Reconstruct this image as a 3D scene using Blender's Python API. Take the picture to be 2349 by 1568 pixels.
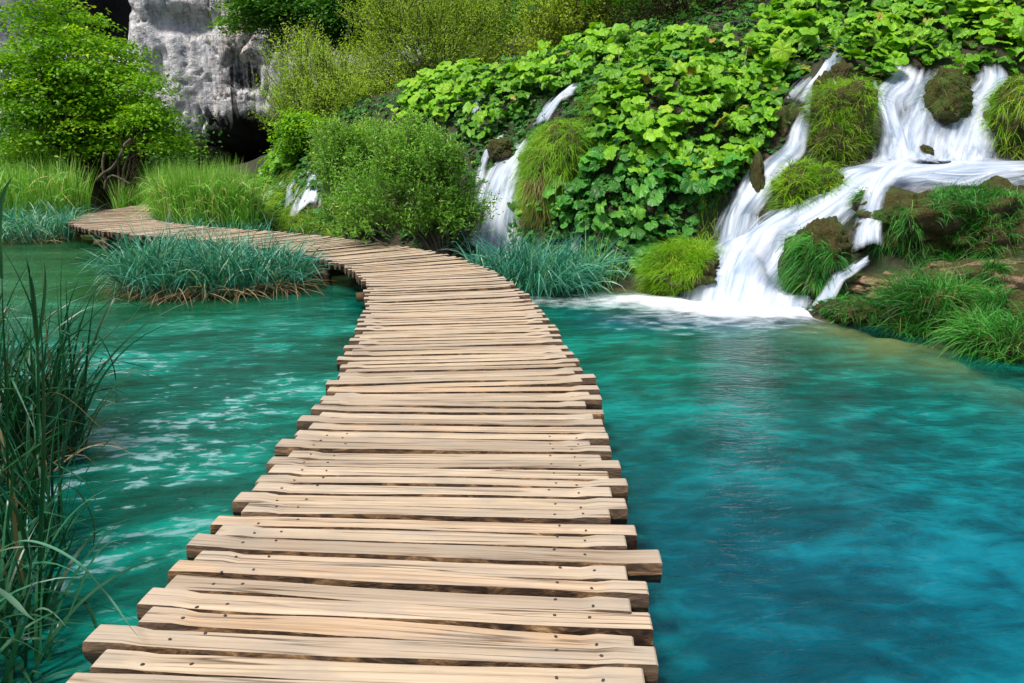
import bpy, math, numpy as np
from mathutils import Vector
sc = bpy.context.scene
for o in list(bpy.data.objects): bpy.data.objects.remove(o)
R = math.radians
# ---------------------------------------------------------------- camera, sky, sun, exposure
PITCH = R(14.94); FPX = 1600.0; CAM = np.array([0, 0, 2.05])
cam = bpy.data.objects.new("camera", bpy.data.cameras.new("camera"))
bpy.context.collection.objects.link(cam)
cam.location = CAM; cam.rotation_euler = (R(90)-PITCH, 0, 0)
cam.data.sensor_width = 36; cam.data.lens = FPX/2349*36; cam.data.clip_start = 0.05; cam.data.clip_end = 500
sc.camera = cam
SUN_EL, SUN_AZ = R(62), R(224)      # azimuth clockwise from +Y: high, to the left
w = bpy.data.worlds.new("World"); sc.world = w; w.use_nodes = True
nt = w.node_tree; bg = nt.nodes['Background']
sky = nt.nodes.new('ShaderNodeTexSky'); sky.sky_type = 'NISHITA'; sky.sun_disc = False
sky.sun_elevation = SUN_EL; sky.sun_rotation = SUN_AZ; sky.dust_density = 4.0; sky.air_density = 0.9; sky.ozone_density = 1.0
nt.links.new(sky.outputs[0], bg.inputs[0]); bg.inputs[1].default_value = 0.10
sl = bpy.data.lights.new("sun", 'SUN'); sl.energy = 3.1; sl.angle = R(12); sl.color = (1.0, 0.96, 0.88)
so = bpy.data.objects.new("sun", sl); bpy.context.collection.objects.link(so)
sd = Vector((math.sin(SUN_AZ)*math.cos(SUN_EL), math.cos(SUN_AZ)*math.cos(SUN_EL), math.sin(SUN_EL)))
so.rotation_euler = sd.to_track_quat('Z', 'Y').to_euler()
sc.view_settings.view_transform = 'Standard'; sc.view_settings.look = 'None'
sc.view_settings.exposure = 0.5; sc.view_settings.gamma = 1
sc.cycles.max_bounces = 6; sc.cycles.transparent_max_bounces = 12
sc.cycles.diffuse_bounces = 3; sc.cycles.glossy_bounces = 2; sc.cycles.transmission_bounces = 4
# ---------------------------------------------------------------- helpers
COL = bpy.context.collection
def tag(o, label=None, cat=None, group=None, kind=None):
    if label: o['label'] = label
    if cat: o['category'] = cat
    if group: o['group'] = group
    if kind: o['kind'] = kind
    return o
def empty(name, loc=(0, 0, 0), **k):
    o = bpy.data.objects.new(name, None); COL.objects.link(o); o.location = loc; o.empty_display_size = .2
    return tag(o, **k)
def mesh(name, V, loops, counts, mats, parent=None, attrs=None, mi=None, smooth=True, sharp=None):
    """V (n,3) in the world; loops flat vertex indices; counts face sizes"""
    V = np.asarray(V, float)
    if parent is not None: V = V-np.array(parent.location)
    me = bpy.data.meshes.new(name)
    me.vertices.add(len(V)); me.vertices.foreach_set('co', V.astype(np.float32).ravel())
    loops = np.asarray(loops, np.int32).ravel(); counts = np.asarray(counts, np.int32)
    me.loops.add(len(loops)); me.loops.foreach_set('vertex_index', loops)
    me.polygons.add(len(counts)); st = np.zeros(len(counts), np.int32); st[1:] = np.cumsum(counts)[:-1]
    me.polygons.foreach_set('loop_start', st)
    try: me.polygons.foreach_set('loop_total', counts)
    except Exception: pass
    if not isinstance(mats, (list, tuple)): mats = [mats]
    for m in mats: me.materials.append(m)
    if mi is not None: me.polygons.foreach_set('material_index', np.asarray(mi, np.int32))
    me.polygons.foreach_set('use_smooth', np.full(len(counts), smooth))
    for k, a in (attrs or {}).items():
        a = np.asarray(a, np.float32)
        if a.ndim == 2:
            t = me.attributes.new(k, 'FLOAT_VECTOR', 'POINT'); t.data.foreach_set('vector', a.ravel())
        else:
            t = me.attributes.new(k, 'FLOAT', 'POINT'); t.data.foreach_set('value', a)
    me.update(calc_edges=True)
    if sharp: me.set_sharp_from_angle(angle=R(sharp))
    o = bpy.data.objects.new(name, me); COL.objects.link(o)
    if parent is not None: o.parent = parent
    return o
class Geo:
    def __init__(s): s.V = []; s.L = []; s.C = []; s.M = []; s.A = {}; s.n = 0
    def add(s, V, L, C, mi=0, **A):
        s.V.append(V); s.L.append(np.asarray(L).ravel()+s.n); s.C.append(np.asarray(C).ravel()); s.M.append(np.full(len(s.C[-1]), mi))
        for k, a in A.items(): s.A.setdefault(k, []).append(a)
        s.n += len(V); return s
    def build(s, name, mats, parent=None, **k):
        return mesh(name, np.concatenate(s.V), np.concatenate(s.L), np.concatenate(s.C), mats, parent,
                    {k2: np.concatenate(a) for k2, a in s.A.items()}, mi=np.concatenate(s.M), **k)
def nrm(v): return v/np.maximum(np.linalg.norm(v, axis=-1, keepdims=True), 1e-9)
def _h(i, j, k, s):
    n = (i*374761393+j*668265263+k*2147483647+s*1274126177) & 0xffffffff
    n = ((n ^ (n >> 13))*1274126177) & 0xffffffff
    n = ((n ^ (n >> 16))*2246822519) & 0xffffffff
    return ((n ^ (n >> 15)) & 0xffff)/32767.5-1
def vn(p, s=0):
    p = np.asarray(p, float); i = np.floor(p).astype(np.int64); f = p-i; f = f*f*(3-2*f)
    r = 0
    for a in (0, 1):
        for b in (0, 1):
            for c in (0, 1):
                wt = (f[:, 0] if a else 1-f[:, 0])*(f[:, 1] if b else 1-f[:, 1])*(f[:, 2] if c else 1-f[:, 2])
                r = r+wt*_h(i[:, 0]+a, i[:, 1]+b, i[:, 2]+c, s)
    return r
def fbm(p, o=4, s=0, g=.5):
    p = np.asarray(p, float); r = 0; a = 1; t = 0
    for q in range(o): r = r+a*vn(p*(2.03**q)+q*17.3, s+q); t += a; a *= g
    return r/t
def rayd(X, Y):
    X = np.asarray(X, float); Y = np.asarray(Y, float); a = (X-1174.5)/FPX; b = (784-Y)/FPX
    return np.stack([a, math.cos(PITCH)+b*math.sin(PITCH), -math.sin(PITCH)+b*math.cos(PITCH)], -1)
def PZ(X, Y, z):
    d = rayd(X, Y); return CAM+d*((z-CAM[2])/d[..., 2:3])
def PD(X, Y, D):
    d = rayd(X, Y); return CAM+d*(D/d[..., 1:2])
def proj(p):
    q = p-CAM; zc = q[:, 1]*math.cos(PITCH)-q[:, 2]*math.sin(PITCH); u = q[:, 1]*math.sin(PITCH)+q[:, 2]*math.cos(PITCH)
    return 1174.5+FPX*q[:, 0]/zc, 784-FPX*u/zc
def inpoly(X, Y, poly):
    r = np.zeros(len(X), bool); n = len(poly)
    for i in range(n):
        x1, y1 = poly[i]; x2, y2 = poly[(i+1) % n]
        c = ((y1 > Y) != (y2 > Y)) & (X < (x2-x1)*(Y-y1)/((y2-y1) or 1e-9)+x1); r ^= c
    return r
# ---------------------------------------------------------------- materials
def newmat(name):
    m = bpy.data.materials.new(name); m.use_nodes = True; t = m.node_tree; t.nodes.clear()
    o = t.nodes.new('ShaderNodeOutputMaterial'); return m, t, o
def N(t, typ, **k):
    n = t.nodes.new('ShaderNode'+typ)
    for a, b in k.items():
        if a.startswith('i_'):
            key = a[2:]; key = int(key) if key.isdigit() else key.replace('_', ' ')
            n.inputs[key].default_value = b
        else: setattr(n, a, b)
    return n
def ramp(t, src, stops):
    r = t.nodes.new('ShaderNodeValToRGB'); e = r.color_ramp.elements
    while len(e) < len(stops): e.new(.5)
    for q, (p, c) in zip(e, stops): q.position = p; q.color = (*c, 1) if len(c) == 3 else c
    if src is not None: t.links.new(src, r.inputs[0])
    return r.outputs[0]
def attr(t, name, out=2):
    a = t.nodes.new('ShaderNodeAttribute'); a.attribute_name = name; return a.outputs[out]
def noise(t, vec, scale, detail=4, rough=.55, dist=0):
    n = N(t, 'TexNoise'); n.inputs['Scale'].default_value = scale; n.inputs['Detail'].default_value = detail
    n.inputs['Roughness'].default_value = rough; n.inputs['Distortion'].default_value = dist
    if vec is not None: t.links.new(vec, n.inputs['Vector'])
    return n.outputs['Fac']
def mapped(t, vec, sc_=(1, 1, 1), rot=(0, 0, 0), loc=(0, 0, 0)):
    m = N(t, 'Mapping'); m.inputs['Scale'].default_value = sc_; m.inputs['Rotation'].default_value = rot; m.inputs['Location'].default_value = loc
    t.links.new(vec, m.inputs['Vector']); return m.outputs[0]
def mth(t, op, a, b=None, clamp=False):
    n = N(t, 'Math', operation=op, use_clamp=clamp)
    for i, v in enumerate((a, b)):
        if v is None: continue
        if isinstance(v, (int, float)): n.inputs[i].default_value = v
        else: t.links.new(v, n.inputs[i])
    return n.outputs[0]
def mixc(t, f, a, b, mode='MIX'):
    n = N(t, 'Mix', data_type='RGBA', blend_type=mode)
    for i, v in ((0, f), (6, a), (7, b)):
        if isinstance(v, (int, float)): n.inputs[i].default_value = v
        elif isinstance(v, tuple): n.inputs[i].default_value = (*v, 1)
        else: t.links.new(v, n.inputs[i])
    return n.outputs[2]
def geo_pos(t): return N(t, 'NewGeometry').outputs['Position']
def leafmat(name, stops, trans=.35, rough=.5, veins=False, tcol=1.25):
    """colour from the per-leaf random attribute; thin leaf: diffuse + translucent + soft gloss"""
    m, t, o = newmat(name)
    c = ramp(t, attr(t, 'rnd'), stops)
    big = noise(t, geo_pos(t), .9, 2)
    c = mixc(t, mth(t, 'MULTIPLY', mth(t, 'SUBTRACT', big, .45, True), 1.0, True), c, tuple(x*.55 for x in stops[0][1]))
    p = N(t, 'BsdfPrincipled'); p.inputs['Roughness'].default_value = rough; p.inputs['Specular IOR Level'].default_value = .35
    tr = N(t, 'BsdfTranslucent')
    if veins:
        L = attr(t, 'loc', 1); sx = N(t, 'SeparateXYZ'); t.links.new(L, sx.inputs[0])
        ang = mth(t, 'ARCTAN2', sx.outputs[1], sx.outputs[0])
        wv = mth(t, 'ABSOLUTE', mth(t, 'SINE', mth(t, 'MULTIPLY', ang, 4.5)))
        rr = N(t, 'VectorMath', operation='LENGTH'); t.links.new(L, rr.inputs[0])
        vein = mth(t, 'SUBTRACT', 1.0, mth(t, 'MULTIPLY', wv, mth(t, 'ADD', 2.0, mth(t, 'MULTIPLY', rr.outputs['Value'], 7))), True)
        c = mixc(t, mth(t, 'MULTIPLY', vein, .55), c, (.42, .58, .10))
        fine = noise(t, L, 9, 3)
        c = mixc(t, mth(t, 'MULTIPLY', mth(t, 'SUBTRACT', fine, .45, True), 1.3, True), c, tuple(x*.6 for x in stops[0][1]))
        b = N(t, 'Bump'); b.inputs['Strength'].default_value = .5; b.inputs['Distance'].default_value = .02
        t.links.new(mth(t, 'ADD', wv, mth(t, 'MULTIPLY', fine, .8)), b.inputs['Height']); t.links.new(b.outputs[0], p.inputs['Normal'])
    t.links.new(c, p.inputs['Base Color'])
    tc = mixc(t, 1.0, c, (tcol, tcol, .55), 'MULTIPLY'); t.links.new(tc, tr.inputs[0])
    mx = N(t, 'MixShader'); mx.inputs[0].default_value = trans
    t.links.new(p.outputs[0], mx.inputs[1]); t.links.new(tr.outputs[0], mx.inputs[2]); t.links.new(mx.outputs[0], o.inputs[0])
    return m
def plain(name, stops, scale=4, rough=.8, bump=.4, dist=.02, stretch=(1, 1, 1), detail=6):
    m, t, o = newmat(name); v = mapped(t, geo_pos(t), stretch)
    f = noise(t, v, scale, detail, .6); p = N(t, 'BsdfPrincipled'); p.inputs['Roughness'].default_value = rough; p.inputs['Specular IOR Level'].default_value = .3
    t.links.new(ramp(t, f, stops), p.inputs['Base Color'])
    b = N(t, 'Bump'); b.inputs['Strength'].default_value = bump; b.inputs['Distance'].default_value = dist
    t.links.new(noise(t, v, scale*3, 6, .65), b.inputs['Height']); t.links.new(b.outputs[0], p.inputs['Normal'])
    t.links.new(p.outputs[0], o.inputs[0]); return m
M = {}
M['butterbur'] = leafmat('butterbur_leaf', [(0, (.04, .16, .008)), (.3, (.10, .32, .010)), (.6, (.19, .47, .012)), (.85, (.27, .57, .018)), (.985, (.36, .62, .03)), (1, (.46, .32, .05))], .3, .42, True)
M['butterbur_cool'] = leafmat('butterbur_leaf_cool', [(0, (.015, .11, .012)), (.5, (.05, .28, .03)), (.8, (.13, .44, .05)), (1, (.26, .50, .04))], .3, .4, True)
M['grass'] = leafmat('fresh_grass', [(0, (.09, .25, .010)), (.5, (.22, .48, .014)), (.9, (.42, .64, .03)), (1, (.52, .42, .14))], .35, .5)
M['grass_dark'] = leafmat('bank_grass', [(0, (.012, .09, .012)), (.5, (.035, .24, .022)), (.85, (.11, .42, .06)), (1, (.28, .42, .12))], .3, .45)
M['grass_olive'] = leafmat('olive_grass', [(0, (.05, .11, .01)), (.5, (.11, .20, .02)), (.8, (.20, .28, .04)), (1, (.36, .30, .12))], .3, .5)
M['sedge'] = leafmat('sedge_blade', [(0, (.012, .11, .075)), (.45, (.04, .26, .18)), (.75, (.12, .44, .32)), (1, (.42, .62, .42))], .25, .38)
M['reed'] = leafmat('reed_blade', [(0, (.07, .24, .02)), (.5, (.18, .46, .05)), (.85, (.36, .62, .12)), (1, (.55, .52, .26))], .35, .5)
M['straw'] = leafmat('dead_straw', [(0, (.12, .07, .03)), (.5, (.28, .19, .09)), (1, (.50, .40, .22))], .2, .7)
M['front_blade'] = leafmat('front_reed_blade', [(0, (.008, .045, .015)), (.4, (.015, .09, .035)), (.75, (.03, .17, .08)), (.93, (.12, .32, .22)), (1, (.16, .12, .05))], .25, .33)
M['maple'] = leafmat('maple_leaf', [(0, (.09, .25, .006)), (.4, (.18, .42, .008)), (.8, (.33, .58, .012)), (1, (.48, .66, .03))], .4, .5)
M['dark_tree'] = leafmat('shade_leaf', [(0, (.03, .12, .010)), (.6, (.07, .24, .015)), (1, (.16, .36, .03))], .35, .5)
M['willow'] = leafmat('willow_leaf', [(0, (.22, .36, .03)), (.5, (.40, .60, .06)), (1, (.66, .80, .15))], .5, .5)
M['willow_green'] = leafmat('green_willow_leaf', [(0, (.08, .24, .025)), (.5, (.20, .45, .045)), (.9, (.40, .64, .09)), (1, (.58, .68, .17))], .42, .45)
M['olive_leaf'] = leafmat('yellow_bush_leaf', [(0, (.22, .34, .015)), (.5, (.42, .58, .03)), (1, (.62, .74, .07))], .4, .5)
M['bark'] = plain('bark', [(.3, (.02, .014, .009)), (.7, (.085, .06, .04))], 5, .9, .8, .03, (3, 3, .8))
M['bark_grey'] = plain('grey_bark', [(.3, (.04, .035, .025)), (.7, (.15, .13, .09))], 6, .9, .6, .02)
M['beam'] = plain('wet_log', [(.3, (.035, .02, .01)), (.55, (.13, .075, .035)), (.8, (.30, .18, .09))], 3, .8, .6, .02, (1, 1, 4))
def rockmat(name, moss=.5, stone=((.20, .13, .07), (.42, .28, .16)), wet=.6):
    m, t, o = newmat(name); P_ = geo_pos(t); g = N(t, 'NewGeometry'); sx = N(t, 'SeparateXYZ'); t.links.new(g.outputs['Normal'], sx.inputs[0])
    n1 = noise(t, P_, 2.2, 6, .6); n2 = noise(t, P_, 14, 5, .65); n3 = noise(t, P_, 60, 3, .6)
    c = ramp(t, n2, [(.25, tuple(x*.35 for x in stone[0])), (.45, stone[0]), (.7, stone[1])])
    mc = ramp(t, n3, [(.25, (.018, .016, .003)), (.5, (.055, .045, .006)), (.75, (.13, .10, .012))])
    mg = ramp(t, n3, [(.25, (.02, .035, .004)), (.75, (.09, .15, .012))])
    mc = mixc(t, mth(t, 'MULTIPLY', mth(t, 'SUBTRACT', noise(t, P_, 4, 3), .46, True), 7, True), mc, mg)
    f = mth(t, 'ADD', mth(t, 'MULTIPLY', sx.outputs[2], .35), mth(t, 'SUBTRACT', mth(t, 'MULTIPLY', n1, 2.2), 1.1-moss))
    f = mth(t, 'MULTIPLY', mth(t, 'SUBTRACT', f, .28, True), 7, True)
    c = mixc(t, f, c, mc)
    p = N(t, 'BsdfPrincipled'); t.links.new(c, p.inputs['Base Color'])
    t.links.new(mth(t, 'ADD', mth(t, 'MULTIPLY', f, .4), wet*.8, True), p.inputs['Roughness'])
    b = N(t, 'Bump'); b.inputs['Strength'].default_value = 1; b.inputs['Distance'].default_value = .06
    t.links.new(mth(t, 'ADD', n2, mth(t, 'MULTIPLY', n3, .6)), b.inputs['Height']); t.links.new(b.outputs[0], p.inputs['Normal'])
    t.links.new(p.outputs[0], o.inputs[0]); return m
M['rock'] = rockmat('mossy_travertine', .62, ((.11, .075, .045), (.30, .21, .12)))
M['rock_bare'] = rockmat('bare_travertine', .15, ((.24, .16, .09), (.48, .33, .2)))
# ground: mud under water, dark soil and moss above
m, t, o = newmat('ground_soil'); P_ = geo_pos(t); sx = N(t, 'SeparateXYZ'); t.links.new(P_, sx.inputs[0])
n1 = noise(t, P_, 1.6, 6, .6); n2 = noise(t, P_, 12, 5, .65); n3 = noise(t, P_, 50, 3)
soil = ramp(t, n2, [(.25, (.006, .005, .003)), (.5, (.028, .020, .011)), (.75, (.11, .075, .04))])
moss = ramp(t, n3, [(.3, (.006, .014, .003)), (.7, (.025, .055, .008))])
soil = mixc(t, mth(t, 'MULTIPLY', mth(t, 'SUBTRACT', n1, .42, True), 6, True), soil, moss)
bed = ramp(t, n1, [(.3, (.13, .12, .045)), (.7, (.36, .30, .13))])
c = mixc(t, mth(t, 'MULTIPLY', mth(t, 'ADD', sx.outputs[2], .03), 14, True), bed, soil)
p = N(t, 'BsdfPrincipled'); p.inputs['Roughness'].default_value = .85; t.links.new(c, p.inputs['Base Color'])
b = N(t, 'Bump'); b.inputs['Strength'].default_value = .8; b.inputs['Distance'].default_value = .05; t.links.new(n2, b.inputs['Height']); t.links.new(b.outputs[0], p.inputs['Normal'])
t.links.new(p.outputs[0], o.inputs[0]); M['ground'] = m
# cliff limestone
m, t, o = newmat('cliff_limestone'); P_ = geo_pos(t); st_ = attr(t, 'stain_shade')
n1 = noise(t, mapped(t, P_, (1, 1, .45)), .22, 7, .62, .4); n2 = noise(t, P_, 1.3, 8, .68); n3 = noise(t, mapped(t, P_, (2.6, 1, .16)), 1.0, 6, .62, .6)
c = ramp(t, n2, [(.28, (.34, .34, .38)), (.43, (.64, .63, .66)), (.56, (.84, .82, .83)), (.75, (.93, .91, .89))])
warm = ramp(t, n2, [(.3, (.55, .43, .34)), (.5, (.84, .74, .66)), (.75, (.92, .86, .80))])
c = mixc(t, mth(t, 'MULTIPLY', mth(t, 'SUBTRACT', n1, .50, True), 5, True), c, warm)
grey = mth(t, 'MULTIPLY', mth(t, 'SUBTRACT', n3, .48, True), 5, True)
c = mixc(t, mth(t, 'MULTIPLY', grey, .75), c, (.25, .27, .31))
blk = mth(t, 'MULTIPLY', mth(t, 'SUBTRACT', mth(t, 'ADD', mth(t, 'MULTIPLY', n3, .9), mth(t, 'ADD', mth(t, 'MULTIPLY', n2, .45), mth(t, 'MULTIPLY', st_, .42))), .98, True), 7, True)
n4 = noise(t, P_, 5, 6, .7); c = mixc(t, mth(t, 'MULTIPLY', mth(t, 'SUBTRACT', n4, .56, True), 4.0, True), c, (.20, .19, .20))
c = mixc(t, mth(t, 'MULTIPLY', mth(t, 'SUBTRACT', .42, n4, True), 3.0, True), c, (.85, .83, .82))
for sc_, of, wd in (((1, 1, .3), 0, 55), ((.6, 1, 1.3), 9, 60), ((2.2, 1, .5), 20, 40)):
    ln = noise(t, mapped(t, P_, sc_, (0, 0, 0), (of, of, 0)), .55, 5, .6, .6); kk = mth(t, 'SUBTRACT', 1.0, mth(t, 'MULTIPLY', mth(t, 'ABSOLUTE', mth(t, 'SUBTRACT', ln, .5)), wd), True)
    kk = mth(t, 'MULTIPLY', kk, mth(t, 'MULTIPLY', mth(t, 'SUBTRACT', n1, .42, True), 6, True)); c = mixc(t, mth(t, 'MULTIPLY', kk, .8), c, (.09, .085, .09))
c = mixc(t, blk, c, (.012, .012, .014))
p = N(t, 'BsdfPrincipled'); p.inputs['Roughness'].default_value = .8; t.links.new(c, p.inputs['Base Color'])
b = N(t, 'Bump'); b.inputs['Strength'].default_value = 1; b.inputs['Distance'].default_value = .35; t.links.new(mth(t, 'ADD', mth(t, 'ADD', n2, mth(t, 'MULTIPLY', n4, .5)), mth(t, 'MULTIPLY', n3, .4)), b.inputs['Height']); t.links.new(b.outputs[0], p.inputs['Normal'])
t.links.new(p.outputs[0], o.inputs[0]); M['cliff'] = m
# lake water: clear body over the bed, coloured by depth, pale flecks for foam and painted sky reflection, rippled surface
m, t, o = newmat('lake_water'); P_ = geo_pos(t)
foam = attr(t, 'foam'); shal = attr(t, 'shallow'); strk = attr(t, 'streak'); blue = attr(t, 'blue')
fl = attr(t, 'flow', 1)
w1 = noise(t, mapped(t, fl, (.45, 1.0, 1)), 1.1, 4, .55, .3); w2 = noise(t, mapped(t, fl, (.6, 1.15, 1)), 5.2, 5, .6, .35); w12 = mth(t, 'ADD', mth(t, 'MULTIPLY', w1, .6), mth(t, 'MULTIPLY', w2, .42)); w3 = noise(t, mapped(t, fl, (.4, 1.1, 1)), 15, 4, .6, .4)
c1 = ramp(t, w12, [(.36, (.0005, .036, .022)), (.5, (.001, .100, .074)), (.63, (.002, .25, .19))])
c2 = ramp(t, w12, [(.36, (.0005, .030, .055)), (.5, (.0008, .055, .105)), (.63, (.003, .125, .22))])
c = mixc(t, blue, c1, c2)
c = mixc(t, attr(t, 'green'), c, ramp(t, w1, [(.3, (.004, .045, .012)), (.7, (.02, .13, .035))]))
w4 = noise(t, mapped(t, fl, (.55, 1.1, 1)), 9.5, 4, .6, .5)
fleck = mth(t, 'MULTIPLY', mth(t, 'SUBTRACT', mth(t, 'ADD', mth(t, 'ADD', mth(t, 'MULTIPLY', w2, .32), mth(t, 'MULTIPLY', w4, .50)), mth(t, 'ADD', mth(t, 'ADD', mth(t, 'MULTIPLY', w1, .38), mth(t, 'MULTIPLY', w3, .20)), mth(t, 'MULTIPLY', strk, .07))), .805, True), 14, True)
c = mixc(t, mth(t, 'MULTIPLY', mth(t, 'MULTIPLY', fleck, strk, True), .62), c, (.36, .54, .60))
ff = mth(t, 'MULTIPLY', mth(t, 'SUBTRACT', mth(t, 'ADD', foam, mth(t, 'MULTIPLY', mth(t, 'SUBTRACT', w2, .5), .9)), .18, True), 1.7, True)
ff = mth(t, 'MULTIPLY', ff, mth(t, 'MULTIPLY', foam, 8, True))
c = mixc(t, ff, c, (.80, .86, .92))
p = N(t, 'BsdfPrincipled'); p.inputs['IOR'].default_value = 1.33; p.inputs['Specular IOR Level'].default_value = .32; t.links.new(c, p.inputs['Base Color'])
t.links.new(mth(t, 'ADD', .10, mth(t, 'MULTIPLY', ff, .5)), p.inputs['Roughness'])
b = N(t, 'Bump'); b.inputs['Strength'].default_value = .6; b.inputs['Distance'].default_value = .06
t.links.new(mth(t, 'ADD', mth(t, 'ADD', mth(t, 'MULTIPLY', w1, .22), mth(t, 'MULTIPLY', w2, .6)), mth(t, 'MULTIPLY', w3, .40)), b.inputs['Height']); t.links.new(b.outputs[0], p.inputs['Normal'])
tr = N(t, 'BsdfTransparent'); tr.inputs[0].default_value = (.75, .88, .72, 1); mx = N(t, 'MixShader')
t.links.new(mth(t, 'MULTIPLY', shal, mth(t, 'SUBTRACT', 1.0, ff, True)), mx.inputs[0]); t.links.new(p.outputs[0], mx.inputs[1]); t.links.new(tr.outputs[0], mx.inputs[2]); t.links.new(mx.outputs[0], o.inputs[0])
M['water'] = m
# falling water: white streaked sheet, thin at its edges
m, t, o = newmat('falling_water'); uv = attr(t, 'flow', 1)
s1 = noise(t, mapped(t, uv, (1, .10, 1)), 9, 4, .55, .15); s2 = noise(t, mapped(t, uv, (1, .05, 1)), 34, 3, .6, .1); s3 = noise(t, mapped(t, uv, (1, .45, 1)), 2.6, 3, .5, .3)
s = mth(t, 'ADD', mth(t, 'ADD', mth(t, 'MULTIPLY', s1, .50), mth(t, 'MULTIPLY', s2, .14)), mth(t, 'MULTIPLY', s3, .42))
c = ramp(t, s, [(.40, (.34, .45, .62)), (.53, (.60, .69, .83)), (.67, (.90, .93, .97))])
d = N(t, 'BsdfPrincipled'); d.inputs['Roughness'].default_value = .6; t.links.new(c, d.inputs['Base Color'])
tl = N(t, 'BsdfTranslucent'); t.links.new(c, tl.inputs[0]); mx0 = N(t, 'MixShader'); mx0.inputs[0].default_value = .3
t.links.new(d.outputs[0], mx0.inputs[1]); t.links.new(tl.outputs[0], mx0.inputs[2])
ed = attr(t, 'dens')
al = mth(t, 'ADD', mth(t, 'MULTIPLY', ed, 1.05), mth(t, 'MULTIPLY', mth(t, 'SUBTRACT', s, .54), 2.8))
al = mth(t, 'MULTIPLY', mth(t, 'SUBTRACT', al, .15, True), mth(t, 'MULTIPLY', ed, 2.2, True), True)
tr = N(t, 'BsdfTransparent'); mx = N(t, 'MixShader')
t.links.new(al, mx.inputs[0]); t.links.new(tr.outputs[0], mx.inputs[1]); t.links.new(mx0.outputs[0], mx.inputs[2]); t.links.new(mx.outputs[0], o.inputs[0])
M['fall'] = m
# boardwalk wood
def woodmat(name, top):
    m, t, o = newmat(name); L = attr(t, 'loc', 1); rn = attr(t, 'rnd')
    g1 = noise(t, mapped(t, L, (.6, 24, 4)), 2.2, 6, .62, .15); g2 = noise(t, mapped(t, L, (.8, 85, 10)), 2.5, 4, .6); g3 = noise(t, L, 1.6, 3)
    sp = N(t, 'SeparateXYZ'); t.links.new(L, sp.inputs[0])
    if top:
        c = ramp(t, g1, [(.28, (.25, .185, .125)), (.45, (.46, .365, .265)), (.7, (.60, .495, .375))])
        c = mixc(t, mth(t, 'MULTIPLY', mth(t, 'SUBTRACT', g2, .50, True), 3.2, True), c, (.33, .25, .17))
        tint = ramp(t, rn, [(0, (.66, .64, .63)), (.3, (.92, .91, .90)), (.5, (1.0, .97, .90)), (.75, (1.08, 1.08, 1.08)), (1, (1.0, .88, .77))])
        c = mixc(t, 1.0, c, tint, 'MULTIPLY')
        en = attr(t, 'endz')
        c = mixc(t, mth(t, 'MULTIPLY', mth(t, 'MULTIPLY', en, .9), mth(t, 'ADD', g3, .1)), c, (.44, .37, .29))
        # drying cracks: thin long dark lines
        ck = noise(t, mapped(t, L, (.45, 22, 1)), 1.3, 2, .4, .1)
        k = mth(t, 'SUBTRACT', 1.0, mth(t, 'MULTIPLY', mth(t, 'ABSOLUTE', mth(t, 'SUBTRACT', ck, .5)), 34), True)
        k = mth(t, 'MULTIPLY', k, mth(t, 'MULTIPLY', mth(t, 'SUBTRACT', g3, .40, True), 9, True))
        c = mixc(t, mth(t, 'MULTIPLY', k, .9), c, (.06, .035, .02))
        st2 = noise(t, mapped(t, L, (2.2, 5, 1)), 1.6, 4, .6); c = mixc(t, mth(t, 'MULTIPLY', mth(t, 'SUBTRACT', st2, .48, True), 3.0, True), c, (.33, .285, .235))
        # knots
        vo = N(t, 'TexVoronoi'); vo.inputs['Scale'].default_value = 1.0; t.links.new(mapped(t, L, (2.0, 7, 1)), vo.inputs['Vector'])
        kn = mth(t, 'MULTIPLY', mth(t, 'SUBTRACT', .16, vo.outputs['Distance'], True), 9, True)
        rings = mth(t, 'ADD', .5, mth(t, 'MULTIPLY', mth(t, 'SINE', mth(t, 'MULTIPLY', vo.outputs['Distance'], 130)), .5))
        sel = N(t, 'SeparateColor'); t.links.new(vo.outputs['Color'], sel.inputs[0])
        kn = mth(t, 'MULTIPLY', kn, mth(t, 'MULTIPLY', mth(t, 'SUBTRACT', sel.outputs[0], .72, True), 8, True))
        c = mixc(t, mth(t, 'MULTIPLY', kn, mth(t, 'ADD', .25, mth(t, 'MULTIPLY', rings, .5))), c, (.20, .12, .07))
        h = mth(t, 'SUBTRACT', mth(t, 'ADD', mth(t, 'MULTIPLY', g1, .6), mth(t, 'MULTIPLY', g2, .5)), mth(t, 'MULTIPLY', k, 1.5)); bs = .35; bd = .006
    else:
        g4 = noise(t, mapped(t, L, (3.5, 12, 12)), 2.0, 6, .65, .6)
        c = ramp(t, g4, [(.32, (.012, .007, .004)), (.47, (.055, .030, .016)), (.57, (.17, .095, .042)), (.70, (.40, .24, .115))])
        c = mixc(t, mth(t, 'MULTIPLY', attr(t, 'endz'), .5), c, (.12, .085, .06))
        h = g4; bs = .9; bd = .02
    p = N(t, 'BsdfPrincipled'); p.inputs['Roughness'].default_value = .72; p.inputs['Specular IOR Level'].default_value = .25; t.links.new(c, p.inputs['Base Color'])
    b = N(t, 'Bump'); b.inputs['Strength'].default_value = bs; b.inputs['Distance'].default_value = bd; t.links.new(h, b.inputs['Height']); t.links.new(b.outputs[0], p.inputs['Normal'])
    t.links.new(p.outputs[0], o.inputs[0]); return m
M['wood_top'] = woodmat('plank_top', True); M['wood_side'] = woodmat('plank_bark', False)
m, t, o = newmat('end_grain'); L = attr(t, 'loc', 1)
rg = mth(t, 'SINE', mth(t, 'MULTIPLY', noise(t, mapped(t, L, (1, 8, 8)), 1.5, 3), 60)); g1 = noise(t, L, 30, 4)
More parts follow.
